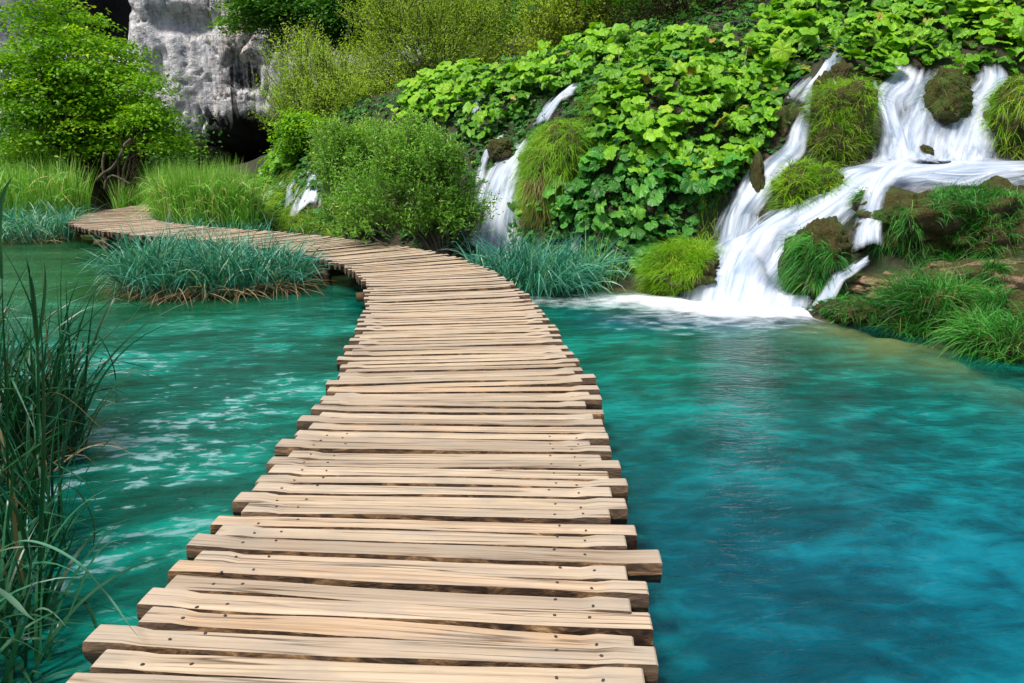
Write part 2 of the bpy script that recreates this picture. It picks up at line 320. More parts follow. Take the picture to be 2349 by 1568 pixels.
c = mixc(t, g1, (.03, .018, .012), mixc(t, mth(t, 'ADD', .5, mth(t, 'MULTIPLY', rg, .5)), (.11, .07, .05), (.22, .15, .10)))
p = N(t, 'BsdfPrincipled'); p.inputs['Roughness'].default_value = .85; t.links.new(c, p.inputs['Base Color']); t.links.new(p.outputs[0], o.inputs[0]); M['wood_end'] = m
m, t, o = newmat('nail_steel'); p = N(t, 'BsdfPrincipled'); p.inputs['Metallic'].default_value = .6; p.inputs['Roughness'].default_value = .5
t.links.new(ramp(t, noise(t, geo_pos(t), 200, 2), [(.3, (.03, .02, .018)), (.7, (.16, .13, .12))]), p.inputs['Base Color']); t.links.new(p.outputs[0], o.inputs[0]); M['nail'] = m
# ---------------------------------------------------------------- terrain
ctrl = []
for X, Y in [(2500, 900), (2349, 855), (2200, 815), (2050, 775), (1900, 745), (1830, 716), (1700, 702), (1560, 690), (1440, 668), (1390, 640), (1300, 634), (1180, 622), (1090, 612), (960, 590), (800, 565), (700, 552), (600, 540), (530, 515), (450, 505)]:
    q = PZ(X, Y, 0.); ctrl.append((q[0], q[1], 0.02))
for X, Y, z in [(2200, 850, -.22), (2349, 925, -.25), (2100, 800, -.15), (2050, 860, -.7), (2349, 1020, -.8), (2500, 1000, -.3), (1800, 780, -.7), (1600, 740, -.8), (1450, 720, -.6), (1300, 700, -.6), (1180, 660, -.5), (900, 600, -.6), (760, 640, -.5), (480, 660, -.25)]:
    q = PZ(X, Y, z); ctrl.append(tuple(q))
for X, Y, D in [(1950, 690, 8.9), (2000, 640, 9.3), (2200, 600, 9.5), (2349, 600, 9.0), (2349, 760, 7.4), (2150, 720, 8.3), (2600, 700, 7.0), (2100, 450, 10.7), (2349, 425, 10.5), (2500, 425, 10.2), (2200, 520, 10.1), (2349, 520, 9.9),
    (1950, 405, 11.6), (2150, 392, 11.7), (2349, 392, 11.4), (2500, 390, 11.2), (2349, 362, 13), (2500, 362, 12.8), (2100, 368, 13), (1920, 385, 12.7), (1990, 450, 10.9), (1980, 560, 10.0), (1970, 640, 9.5),
    (1700, 650, 9.9), (1720, 600, 10.3), (1780, 545, 10.8), (1870, 490, 11.2), (1900, 450, 11.5), (1680, 560, 11.0), (1650, 590, 10.8), (1700, 480, 12), (1750, 420, 12.3), (1810, 360, 12.7), (1840, 270, 13.2), (1870, 215, 13.7), (1905, 165, 14.2), (1850, 430, 12.0), (1930, 300, 13.2), (1940, 220, 13.8),
    (2050, 205, 14.2), (2120, 210, 14.2), (2250, 190, 14.2), (2350, 195, 14.0), (2080, 345, 13.2), (2080, 290, 13.5), (2200, 290, 13.6), (2200, 345, 13.2), (2500, 200, 14), (2170, 230, 14.0), (2300, 280, 13.5),
    (1900, 125, 14.8), (2200, 110, 15.2), (2349, 120, 15.0), (2550, 100, 15), (2000, 20, 16.5), (2349, 20, 16.3), (2600, 0, 16.5), (2200, -120, 19), (1900, -60, 19), (1700, 110, 15.7), (1500, 125, 16.8), (1700, 30, 18.5), (1820, 200, 14.6),
    (1400, 580, 11.6), (1560, 560, 11.6), (1400, 450, 12.2), (1600, 430, 12.4), (1450, 320, 13.1), (1600, 270, 13.6), (1400, 200, 14.6), (1600, 160, 14.8), (1760, 250, 14.0), (1700, 350, 13.0), (1500, 600, 11.2),
    (1250, 520, 12.8), (1280, 400, 13.7), (1300, 310, 14.4), (1310, 215, 15.4), (1160, 500, 13.8), (1130, 400, 14.8), (1200, 340, 15.2), (1170, 580, 12.4), (1060, 540, 13.5),
    (1230, 260, 16), (1100, 260, 17.2), (1000, 230, 18.2), (900, 270, 19.2), (1000, 310, 17), (1000, 500, 14.8), (900, 440, 16), (900, 350, 17.5), (800, 500, 17.2), (760, 400, 19), (720, 340, 20.5), (650, 340, 22), (650, 450, 20.3), (600, 420, 23), (560, 485, 22.6), (530, 460, 25), (700, 490, 18.6),
    (1200, 170, 21), (1000, 190, 22.5), (800, 230, 24), (1300, 110, 21), (650, 290, 28), (1400, 60, 23), (1600, 20, 23), (1200, 60, 32), (1000, 60, 36), (800, 150, 36), (1500, -80, 32), (1800, -100, 28), (2200, -260, 28)]:
    ctrl.append(tuple(PD(X, Y, D)))
ctrl += [(x, y, z) for x, y, z in [(-3.5, 5, -1.3), (3, 5, -1.3), (1.5, 8, -1.1), (-3.5, 8.5, -1.0), (-8, 11, -1.2), (-8.5, 14, -.9), (-5, 13, -.7), (-12, 13, -1.), (-20, 12, -1.), (0, 0, -1.4), (5, 2, -1.3), (8, 3, .1), (9, 0, .3), (12, 5, 2), (-6, 0, -.8), (-4.2, 3.2, -.4), (-12, 2, -.6), (0, -10, -1.4), (-10, -10, -1), (10, -10, .4), (20, -10, 4), (20, 10, 6),
    (-12.5, 18, .02), (-14, 17.5, .05), (-18, 18, .1), (-26, 18, .2), (-11.3, 24, -.3), (-9, 20.5, .05), (-7.5, 21, .1), (-10, 22, -.2), (-8.5, 27, .2), (-12, 28, .3), (-16, 24, .3), (-14, 32, .9), (-22, 30, 1), (-8, 33, .6), (-4, 38, 2), (-12, 42, .8), (-24, 42, 1.5), (-10, 60, 2), (-30, 60, 3), (5, 50, 12), (20, 40, 14), (30, 25, 12), (30, 60, 22), (12, 60, 16), (-8.5, 18, -.1), (-6, 18.5, -.2), (-4.5, 18, -.1), (-2, 17, .0), (-7, 24.5, .1), (-40, 20, 1), (-40, -10, 0), (0, -30, 0), (30, -30, 5), (-30, -30, .3)]]
ctrl = np.array(ctrl)
def _rbf():
    n = len(ctrl); d = np.linalg.norm(ctrl[:, None, :2]-ctrl[None, :, :2], axis=2)
    A = np.zeros((n+3, n+3)); A[:n, :n] = -d+np.eye(n)*-.0; A[:n, :n] += np.eye(n)*.06
    Pm = np.c_[np.ones(n), ctrl[:, :2]]; A[:n, n:] = Pm; A[n:, :n] = Pm.T
    return np.linalg.lstsq(A, np.r_[ctrl[:, 2], 0, 0, 0], rcond=None)[0]
WR = _rbf()
def Hs(x, y):
    x = np.atleast_1d(np.asarray(x, float)); y = np.atleast_1d(np.asarray(y, float)); r = np.zeros(len(x)); n = len(ctrl)
    for i in range(0, len(x), 20000):
        a = np.c_[x[i:i+20000], y[i:i+20000]]
        d = np.sqrt(((a[:, None]-ctrl[None, :, :2])**2).sum(2)+.01)
        r[i:i+20000] = -d@WR[:n]+WR[n]+a@WR[n+1:]
    return r
def H(x, y):
    z = Hs(x, y); p = np.c_[np.atleast_1d(x), np.atleast_1d(y), z]
    amp = np.clip((z+.02)*.6, 0, 1)
    z = z+amp*(.22*fbm(p*1.1, 4, 3)+.06*fbm(p*5, 3, 9))+np.where(z < 0, .05*fbm(p*1.3, 3, 5), 0)
    return z
def hit(X, Y, smooth=True, lo=5., hi=60.):
    X = np.atleast_1d(np.asarray(X, float)); Y = np.atleast_1d(np.asarray(Y, float)); d = rayd(X, Y)
    T = np.geomspace(lo, hi, 260); out = np.zeros((len(X), 3)); f = Hs if smooth else H
    for k in range(len(X)):
        p = CAM+d[k]*(T[:, None]/d[k, 1]); dz = p[:, 2]-f(p[:, 0], p[:, 1]); i = np.argmax(dz < 0)
        if dz[i] >= 0: out[k] = p[-1]; continue
        if i == 0: out[k] = p[0]; continue
        a = dz[i-1]/(dz[i-1]-dz[i]); out[k] = p[i-1]*(1-a)+p[i]*a
    return out
def gridmesh(name, xs, ys, zf, mat, **k):
    X, Y = np.meshgrid(xs, ys); x = X.ravel(); y = Y.ravel(); z = zf(x, y); nx, ny = len(xs), len(ys)
    i = (np.arange(ny-1)[:, None]*nx+np.arange(nx-1)[None]).ravel()
    F = np.stack([i, i+1, i+nx+1, i+nx], 1)
    return np.c_[x, y, z], F
def axis(segs):
    r = []
    for a, b, s in segs: r += list(np.arange(a, b, s))
    return np.array(r+[segs[-1][1]])
V, F_ = gridmesh('ground', axis([(-70, -14, 2), (-14, -7, .3), (-7, 8.5, .09), (8.5, 14, .3), (14, 60, 2)]), axis([(-45, 0, 3), (0, 6, .4), (6, 19, .09), (19, 30, .22), (30, 90, 2)]), H, None)
tag(mesh('ground', V, F_, np.full(len(F_), 4), M['ground']), kind='structure')
# ---------------------------------------------------------------- water surface
def curve(pts, step=.05):
    pts = np.asarray(pts, float); n = len(pts); P0 = np.vstack([2*pts[0]-pts[1], pts, 2*pts[-1]-pts[-2]]); out = []
    for i in range(n-1):
        a, b, c, d = P0[i:i+4]; m_ = max(2, int(np.linalg.norm((c-b)[:3])/step))
        for u in np.linspace(0, 1, m_, endpoint=False): out.append(.5*((2*b)+(-a+c)*u+(2*a-5*b+4*c-d)*u*u+(-a+3*b-3*c+d)*u**3))
    out.append(pts[-1]); return np.array(out)
FOAM = [(1580, 694, .9, 1.), (1700, 708, 1.0, 1.1), (1790, 715, .8, 1.1), (1480, 690, .7, .8), (1850, 722, .4, .9), (1390, 692, .8, .55), (1280, 690, .8, .35), (1600, 735, 1.0, .35), (1750, 740, .8, .35), (1420, 655, .5, .6), (1390, 648, .4, .9), (1120, 590, .8, .8), (1150, 585, .8, 1.), (1180, 600, .6, .7), (560, 515, 1.2, .8), (640, 540, .8, .8), (780, 560, .8, .6)]
FC = [(PZ(a, b, 0.), r, s) for a, b, r, s in FOAM]
def wattr(x, y):
    z = Hs(x, y); dep = np.clip(-z, 0, 9)
    p = np.c_[x, y, x*0]
    foam = np.zeros(len(x))
    for q, r, s in FC: foam = np.maximum(foam, s*np.exp(-(((x-q[0])/(r*1.25))**2+((y-q[1])/(r*.8))**2)))
    shal = np.exp(-dep*2.0)*1.0; shal = np.clip(shal-.12, 0, 1)
    X_, Y_ = x, y
    left = np.clip((-1.2-x)/1.0, 0, 1)
    streak = left*np.exp(-((y-4.6)/2.8)**2)*.85+left*.30+(1-left)*.03+(1-left)*.55*np.exp(-((x-2.6)/.9)**2-((y-6.8)/1.6)**2)
    blue = np.clip((6.8-y)/3.6, 0, 1)*np.clip((x+.3)/1.2, 0, 1)*.75
    blue = np.maximum(blue, .9*np.exp(-((y-8.7)/.55)**2)*np.clip((x-.5)/1, 0, 1))
    green = np.clip((y-7.0)/3.5, 0, 1)*np.clip((-2.2-x)/2, 0, 1)*.9
    green = np.maximum(green, np.clip((-x-2.3)/1.2, 0, 1)*np.clip((4.4-y)/2, 0, 1)*.35)
    # flow space: along the current / across it
    ang = .10+x*0
    ca, sa = np.cos(ang), np.sin(ang)
    wob = .22*fbm(p*.6, 2, 21)
    return dict(foam=foam, shallow=shal, streak=streak, blue=blue, green=green, flow=np.c_[x*ca+y*sa+wob, -x*sa+y*ca+wob, x*0])
V, F_ = gridmesh('water', axis([(-60, -12, 2), (-12, 8, .11), (8, 14, 1)]), axis([(-45, 0, 3), (0, 14, .11), (14, 26, .3), (26, 34, 2)]), lambda x, y: x*0, None)
rip = .010*fbm(np.c_[V[:, 0]*1.3, V[:, 1]*3.4, V[:, 0]*0], 3, 31); V[:, 2] = rip
A = wattr(V[:, 0], V[:, 1]); V[:, 2] += .05*np.clip(A['foam'], 0, 1)*(1+fbm(V*3, 2, 8))
tag(mesh('lake_water', V, F_, np.full(len(F_), 4), M['water'], attrs=A), kind='structure')
# ---------------------------------------------------------------- waterfalls
def strip(G, path, seed, lift=.06, nc=15, prof=.09, dense=1., fin=.12, fout=.12):
    """path rows (X, Y, width m[, density]); draped on the terrain as a curved sheet"""
    P_ = np.array([list(hit(r[0], r[1])[0])+[r[2]]+[r[3] if len(r) > 3 else 1.] for r in path]); C_ = curve(P_, .05)
    for _ in range(3): C_[1:-1] = (C_[:-2]+2*C_[1:-1]+C_[2:])/4
    tg = np.gradient(C_[:, :3], axis=0); L_ = np.linalg.norm(tg, axis=1); s = np.r_[0, np.cumsum(L_)[:-1]]
    h2 = nrm(np.c_[tg[:, :2], tg[:, 0]*0]); cr = np.c_[h2[:, 1], -h2[:, 0], h2[:, 0]*0]; ref = np.array([1., 0, 0])
    cr = np.where((cr@ref)[:, None] < 0, -cr, cr)
    for _ in range(25): cr[1:-1] = nrm(cr[:-2]+cr[1:-1]*2+cr[2:])
    u = np.linspace(-1, 1, nc); n = len(C_)
    W = C_[:, 3]*(1+.10*vn(np.c_[s*.9, s*0, s*0], seed)); cc = C_[:, None, :3]+cr[:, None]*(u[None, :, None]*W[:, None, None]*.5)
    x = cc[..., 0].ravel(); y = cc[..., 1].ravel(); z = Hs(x, y).reshape(n, nc)
    zc = np.maximum(np.minimum(z, C_[:, 2][:, None]+.18), C_[:, 2][:, None]-.25)
    rid = .035*vn(np.c_[np.tile(u, n)*4+seed, np.repeat(s, nc)*.35, np.zeros(n*nc)], seed+3).reshape(n, nc)
    zz = zc+lift+prof*(1-u[None]**2)+rid
    for _ in range(2): zz[1:-1] = (zz[:-2]+2*zz[1:-1]+zz[2:])/4
    if fout == 0:
        q = np.clip((s-(s[-1]-.45))/.45, 0, 1)[:, None]; zz = zz*(1-q)+(-.03+0*zz)*q if C_[-1, 2] < .3 else zz
    Vv = np.c_[x, y, zz.ravel()]
    Vv[:, 1] -= .05
    i = (np.arange(n-1)[:, None]*nc+np.arange(nc-1)[None]).ravel(); F = np.stack([i, i+1, i+nc+1, i+nc], 1)
    smax = s[-1]; e = np.minimum(np.clip(s/(fin*smax+1e-6), 0, 1), np.clip((smax-s)/(fout*smax+1e-6), 0, 1) if fout > 0 else 1)
    dens = (1-np.abs(u)[None]**1.6)*(e*C_[:, 4])[:, None]*dense
    G.add(Vv, F, np.full(len(F), 4), flow=np.c_[(u[None]*W[:, None]*.5).ravel()+seed*3.1, np.repeat(s, nc), np.zeros(n*nc)], dens=dens.ravel())
def waterfall(paths, label, seed):
    a = paths[0][0][-1]; q = hit(a[0], a[1])[0]
    e = empty('waterfall', tuple(q), label=label, cat='waterfall', group='waterfalls spilling down the mossy bank')
    for k, p in enumerate(paths):
        G = Geo(); o_ = p[1] if len(p) > 1 else {}; strip(G, p[0], seed+k, **o_); G.build('water_strand', M['fall'], e)
        G = Geo(); r = np.random.default_rng(seed*7+k); wmax = max(q[2] for q in p[0]); a = np.array([q[:2] for q in p[0]], float)
        for j in range(int(2+wmax*6)):
            off = r.uniform(-.56, .56); i0 = r.integers(0, max(1, len(a)-2)); i1 = min(len(a), i0+max(3, int(len(a)*r.uniform(.4, 1)))); pp = []
            if i1-i0 < 2: continue
            for q in range(i0, i1):
                W_ = p[0][q][2]*off*95+r.normal(0, 1.0); dd = a[min(q+1, len(a)-1)]-a[max(q-1, 0)]; dd = dd/np.linalg.norm(dd); pp.append((a[q, 0]+W_*abs(dd[1]), a[q, 1]+W_*abs(dd[0])*.45, r.uniform(.05, .18), r.uniform(.3, .65)))
            strip(G, pp, seed+k+j+300, lift=o_.get('lift', .06)+.03+r.uniform(0, .05), nc=5, prof=.02, fout=(0 if o_.get('fout', .12) == 0 and i1 == len(a) else .25), fin=.25)
        if G.n: G.build('water_filaments', M['fall'], e)
    return e
waterfall([([(2420, 394, 2.7), (2250, 396, 2.7), (2100, 400, 2.5), (2010, 411, 2.1), (1945, 445, 1.6), (1885, 492, 1.15), (1798, 540, 1.25), (1740, 590, 1.55), (1712, 650, 1.85), (1695, 714, 2.25)], dict(fout=.0, nc=31, dense=1.3)),
    ([(1960, 390, .5, .7), (1935, 420, .5, .7), (1925, 460, .5, .6), (1915, 490, .45, .5)], dict(lift=.03, prof=.03)),
    ([(1830, 505, .5), (1760, 545, .9), (1720, 600, 1.2), (1690, 660, 1.3), (1665, 708, 1.5)], dict(fout=0, lift=.1, nc=25, dense=1.3)),
    ([(1790, 560, .5), (1790, 620, .6), (1800, 680, .65), (1810, 714, .7)], dict(fout=0, lift=.06, dense=1.1))],
    'widest white cascade, pouring off the bright terrace and fanning out into the blue pool', 1)
waterfall([([(1850, 268, .35), (1828, 320, .38), (1815, 360, .5), (1770, 400, .55), (1735, 450, .6), (1705, 500, .65), (1690, 545, .9), (1676, 600, 1.2)], dict(dense=1.1, nc=19)),
    ([(1895, 268, .1), (1870, 262, .2), (1838, 272, .3)], {}),
    ([(1725, 395, .18, .7), (1705, 440, .3), (1685, 490, .4), (1665, 540, .5), (1650, 580, .55)], dict(dense=1.)),
    ([(1835, 370, .3, .7), (1800, 440, .25, .6), (1790, 500, .2, .5)], dict(lift=.03))],
    'long narrow fall between the butterbur slope and the two grassy knobs', 21)
waterfall([([(1900, 150, .2, .8), (1880, 185, .25), (1855, 215, .3), (1835, 258, .45)], {}), ([(1925, 130, .3, .6), (1905, 165, .3), (1908, 200, .2), (1915, 225, .2)], {}), ([(1855, 190, .35, .7), (1820, 225, .3, .7), (1805, 250, .2, .5)], {})],
    'thin forked trickle at the top, split around a small mossy stone', 41)
waterfall([([(2090, 160, .6, .6), (2070, 205, .8), (2035, 240, .6), (2042, 290, .6), (2055, 330, .75), (2058, 378, .95), (2056, 396, 1.)], dict(dense=1.2, nc=21)), ([(2140, 170, .6, .6), (2125, 220, .6), (2105, 280, .65), (2088, 330, .75), (2085, 378, 1.), (2085, 396, 1.1)], dict(dense=1.2, nc=21)), ([(1998, 190, .1, .6), (2010, 240, .16), (2030, 290, .22), (2045, 340, .3)], {})],
    'V-shaped upper fall dropping onto the terrace behind the bright stream', 61)
waterfall([([(2275, 160, .6, .7), (2275, 215, .8), (2240, 260, .95), (2212, 310, 1.2), (2195, 372, 1.5), (2190, 394, 1.6)], dict(dense=1.25, nc=21)), ([(2210, 290, .3), (2160, 295, .3), (2135, 320, .3), (2120, 385, .45)], dict(dense=.9)), ([(2349, 200, .3, .7), (2310, 215, .35, .8), (2275, 260, .4, .7)], {}), ([(2360, 210, .3, .6), (2345, 260, .5, .55), (2340, 320, .5, .5)], dict(lift=.03))],
    'slanting upper fall at the far right, beside the yellow grass hummock', 81)
waterfall([([(2095, 440, .3, .8), (2050, 452, .4), (2008, 488, .4), (1986, 540, .38), (1976, 590, .42), (1972, 655, .5)], dict(dense=1.3, nc=17, lift=.44)), ([(1985, 648, .34), (1945, 665, .28), (1905, 690, .26), (1862, 718, .34)], dict(fout=0, dense=1.5, lift=.26))],
    'small side fall running down between the drooping grass rock and the big boulder', 101)
waterfall([([(1328, 218, .4), (1290, 226, .5), (1260, 260, .6), (1232, 305, .55)], dict(dense=1.2)), ([(1210, 330, .6), (1178, 380, .9), (1152, 430, 1.1), (1138, 490, 1.2), (1128, 560, 1.3), (1118, 600, 1.4)], dict(dense=1.2, nc=21, fout=0)), ([(1210, 385, .25), (1185, 430, .35), (1165, 500, .4), (1150, 580, .5)], dict(dense=1.1, fout=0)), ([(1160, 325, .2), (1125, 345, .2), (1108, 390, .2), (1098, 440, .25)], {})],
    'middle waterfall coming down beside the hanging grass mound, partly behind the willow bush', 121)
waterfall([([(738, 393, .5), (715, 430, .8), (697, 492, 1.1)], dict(dense=1.3)), ([(690, 418, .25), (668, 440, .25), (664, 490, .3)], {}), ([(660, 425, .3), (625, 445, .3), (600, 470, .35)], {}), ([(605, 450, .6), (572, 485, 1.0), (548, 512, 1.3)], dict(dense=1.2, fout=0)), ([(600, 395, .15), (600, 415, .15)], {})],
    'far small cascades in the left distance, near the bend of the boardwalk', 141)
waterfall([([(1090, 232, .28), (1090, 250, .28), (1097, 270, .25)], {})], 'tiny white spout high up between two butterbur banks', 161)
waterfall([([(1328, 525, .12), (1324, 560, .16), (1316, 600, .2)], {}), ([(1338, 320, .14), (1342, 350, .12)], {})], 'thin white thread behind the right-hand sedges', 171)

# ---------------------------------------------------------------- boardwalk
rng = np.random.default_rng(7)
def tube(pts, rad, k=8, cap=True):
    pts = np.asarray(pts, float); n = len(pts); rad = np.broadcast_to(np.asarray(rad, float), (n,))
    tg = nrm(np.gradient(pts, axis=0)); ref = np.where(np.abs(tg[:, 2:3]) > .8, [[1., 0, 0]], [[0, 0, 1.]])
    a = nrm(np.cross(tg, ref)); b = np.cross(tg, a); th = np.arange(k)/k*2*np.pi
    V = (pts[:, None]+(a[:, None]*np.cos(th)[None, :, None]+b[:, None]*np.sin(th)[None, :, None])*rad[:, None, None]).reshape(-1, 3)
    i = np.arange(n-1)[:, None]*k; j = np.arange(k)[None]; j2 = (j+1) % k
    F = np.stack([i+j, i+j2, i+j2+k, i+j+k], -1).reshape(-1, 4)
    L = F.ravel(); C_ = np.full(len(F), 4)
    if cap: L = np.r_[L, np.arange(k)[::-1], np.arange(k)+(n-1)*k]; C_ = np.r_[C_, k, k]
    return V, L, C_
CL = curve([(-.62, -1.6, 0), (-.52, 0, 0), (-.46, 1.84, 0), (-.40, 2.75, 0), (-.37, 3.84, 0), (-.35, 4.6, 0), (-.42, 5.4, 0), (-.53, 6.5, 0), (-.68, 7.57, 0), (-.87, 8.55, 0), (-1.17, 9.65, 0), (-1.78, 10.95, 0), (-2.8, 12.25, 0), (-4.1, 13.4, 0), (-5.5, 14.35, 0), (-6.9, 15.1, 0), (-8.2, 15.95, 0), (-9.4, 16.95, 0), (-10.4, 18.3, 0), (-11.0, 20.0, 0), (-11.3, 21.8, 0), (-11.4, 24, 0)], .02)
for _ in range(60): CL[1:-1] = (CL[:-2]+2*CL[1:-1]+CL[2:])/4
ARC = np.r_[0, np.cumsum(np.linalg.norm(np.diff(CL, axis=0), axis=1))]
def along(s):
    i = min(np.searchsorted(ARC, s), len(CL)-2); i = max(i, 1); t_ = nrm(CL[min(i+8, len(CL)-1)]-CL[max(i-8, 0)]); return CL[i], t_
DECK = .45
bw = empty('boardwalk', (-.46, 2, 0), label='weathered split-log boardwalk curving over the turquoise pool to the far left bend', cat='boardwalk')
def plank_geo(G, c, tdir, k, r, nx=30):
    xd = np.array([tdir[1], -tdir[0], 0]); yd = tdir.copy(); sk = r.normal(0, .008); xd = nrm(xd+yd*sk); yd = np.array([-xd[1], xd[0], 0])
    l0 = -.91+(-.032 if k % 2 else .032)+r.normal(0, .018); l1 = .90+(.036 if k % 2 else -.036)+r.normal(0, .018)
    if r.random() < .08: l1 += .04
    w = r.uniform(.038, .047); o = r.uniform(0, 500, 3)
    x = np.linspace(l0, l1, nx); x[1] = l0+.006; x[-2] = l1-.006
    eL = np.clip((l0+.165+r.normal(0, .02)-x)/.035, 0, 1); eR = np.clip((x-(l1-.165+r.normal(0, .02)))/.035, 0, 1); e = np.maximum(eL*(r.random() < .8), eR*(r.random() < .8))
    f = lambda a, q: np.array(vn(np.c_[x*a+o[0], x*0+q, x*0], 5))
    aL = w+.009*f(1.8, 1.1)+.003*f(7, 3.3)+.003*e; aR = w+.009*f(1.7, 9.1)+.003*f(7, 13.3)+.003*e
    bow = .011*f(.8, 31.); z0 = .005*f(1.3, 5.5)+r.normal(0, .005)+x*r.normal(0, .004)+.010*e-.004*((np.abs(x-l0) < .004)|(np.abs(x-l1) < .004)); th = .105+.012*f(2, 7.7)
    prof = [(-1, 0, 0), (-.35, .0, .0015), (.35, 0, .0015), (1, 0, 0), (1, .007, -.022), (1, .008, -.5), (.5, 0, -1), (-.5, 0, -1), (-1, -.008, -.5), (-1, -.007, -.022)]
    V = []; LC = []; K = len(prof)
    for p_ in prof:
        yy = np.where(p_[0] < 0, aL, aR)*p_[0]+p_[1]+bow+(.004*f(9, 40+p_[2]*50) if p_[2] < -.01 else 0)
        zz = z0+(p_[2]*th if p_[2] <= -.5 else p_[2])+ (.004*f(11, 60+p_[0]*7) if p_[2] < -.01 else 0)
        V.append(np.c_[x, yy, zz])
    V = np.stack(V, 1).reshape(-1, 3)
    i = np.arange(nx-1)[:, None]*K; j = np.arange(K)[None]; j2 = (j+1) % K
    F = np.stack([i+j, i+j2, i+j2+K, i+j+K], -1)[..., ::-1].reshape(-1, 4); mi = np.tile(np.where(np.arange(K) < 3, 0, 1), nx-1)
    W = c+np.array([0, 0, DECK])+V[:, 0:1]*xd+V[:, 1:2]*yd+V[:, 2:3]*np.array([0, 0, 1.])
    n0 = G.n; A_ = dict(loc=V+o, rnd=np.full(len(V), r.random()), endz=np.repeat(e, K))
    G.add(W, F, np.full(len(F), 4), 0, **A_); G.M[-1] = mi
    G.L.append(np.r_[np.arange(K), np.arange(K)[::-1]+(nx-1)*K]+n0); G.C.append(np.array([K, K])); G.M.append(np.array([2, 2]))
    return xd, yd, l0, l1, z0
WM = [M['wood_top'], M['wood_side'], M['wood_end']]
import bmesh
nb = bmesh.new(); bmesh.ops.create_cone(nb, cap_ends=True, segments=10, radius1=.0062, radius2=.0050, depth=.003); nail_me = bpy.data.meshes.new('nail'); nb.to_mesh(nail_me); nb.free(); nail_me.materials.append(M['nail'])
s_ = ARC[-1]*0+2.6; k = 0; rest = Geo()
while s_ < ARC[-1]-.1:
    c, td = along(s_); G = Geo() if k < 100 else rest
    xd, yd, l0, l1, z0 = plank_geo(G, c, td, k, rng, 30 if k < 60 else 16)
    if k < 100:
        po = G.build('plank', WM, bw, sharp=32)
        if k < 28:
            for sx_ in (-1, 1):
                for q in (0, 1):
                    xx = sx_*(.60+q*.13)+rng.normal(0, .012); yy = rng.uniform(-.02, .02)+.012*(1-2*q)
                    no = bpy.data.objects.new('nail', nail_me); COL.objects.link(no); no.parent = po
                    zz = float(np.interp(xx, np.linspace(l0, l1, len(z0)), z0))
                    P3 = c+xd*xx+yd*yy+np.array([0, 0, DECK+zz+.0022])
                    no.location = P3-np.array(bw.location); no.scale = (1.3, 1, 1); no.rotation_euler = (0, 0, rng.uniform(0, 3))
    s_ += rng.normal(.112 if k < 7 else .103, .004); k += 1
po = rest.build('plank', WM, bw, sharp=32); po['kind'] = 'stuff'
for off in (-.62, 0, .62):
    s_ = 2.7
    while s_ < ARC[-1]-2.6:
        pts = []
        for q in np.linspace(0, 2.5, 9):
            c, td = along(s_+q); pts.append(c+np.array([td[1], -td[0], 0])*off+np.array([0, 0, .292]))
        mesh('beam', *tube(pts, .068+.006*np.array(vn(np.c_[np.arange(9)*.7+s_, np.zeros(9)+off, np.zeros(9)])), 9), M['beam'], bw); s_ += 2.52
s_ = 3.9
while s_ < ARC[-1]-.6:
    c, td = along(s_); xd = np.array([td[1], -td[0], 0]); c0 = c+td*.02
    mesh('cross_beam', *tube([c0+xd*q+np.array([0, 0, .165]) for q in (-.98, -.3, .4, .98)], [.066, .07, .067, .072], 9), M['beam'], bw)
    for sx_ in (-.80, .80):
        q = c0+xd*sx_+rng.normal(0, .02, 3)*[1, 1, 0]-td*.13
        mesh('post', *tube([q+np.array([0, 0, z]) for z in (-1.4, -.5, 0, .17, .30)], [.085, .08, .075, .07, .066], 9), M['beam'], bw)
    s_ += 2.52
# ---------------------------------------------------------------- cliff
xs = axis([(-80, -38, 2.), (-38, -5, .12), (-5, 30, 1.5)]); zs = axis([(-2, 15, .12), (15, 40, 1.5)])
X, Z = np.meshgrid(xs, zs); x = X.ravel(); z = Z.ravel(); p = np.c_[x, z*.8, x*0]
big = 1.7*fbm(np.c_[x*.13, z*.07, x*0], 3, 51); mid = .45*fbm(np.c_[x*.8, z*.13, x*0], 4, 61); sm = .14*fbm(np.c_[x*1.8, z*.7, x*0], 3, 71)+.08*fbm(np.c_[x*4.5, z*2.6, x*0], 3, 75)
crk = -.55*np.clip(.06-np.abs(fbm(np.c_[x*.5, z*.16, x*0], 4, 81)), 0, .06)/.06-.22*np.clip(.03-np.abs(fbm(np.c_[x*.6, z*.9, x*0], 4, 91)), 0, .03)/.03
def bump2(cx, cz, rx, rz, e=2): return np.exp(-(np.abs((x-cx)/rx)**e+np.abs((z-cz)/rz)**e))
y = 45-big-mid-sm-crk-2.5*bump2(-19, 7, 5.5, 9, 4)+.06*z
y += 7*bump2(-24.9, 12.6, 2.5, 4.6, 4)+3.5*bump2(-28.5, 11.5, 1.8, 4.5, 4)+1.2*bump2(-18.8, 9.4, 1.5, .6)+5.5*bump2(-17.6, .6, 3.6, 1.9, 4)+2.2*bump2(-15.2, 2.4, 1.7, 1.6, 4)+1.*bump2(-15.9, 6.8, .8, .9, 4)
y += 1.8*np.clip((x+14)/3, 0, 3)*.4
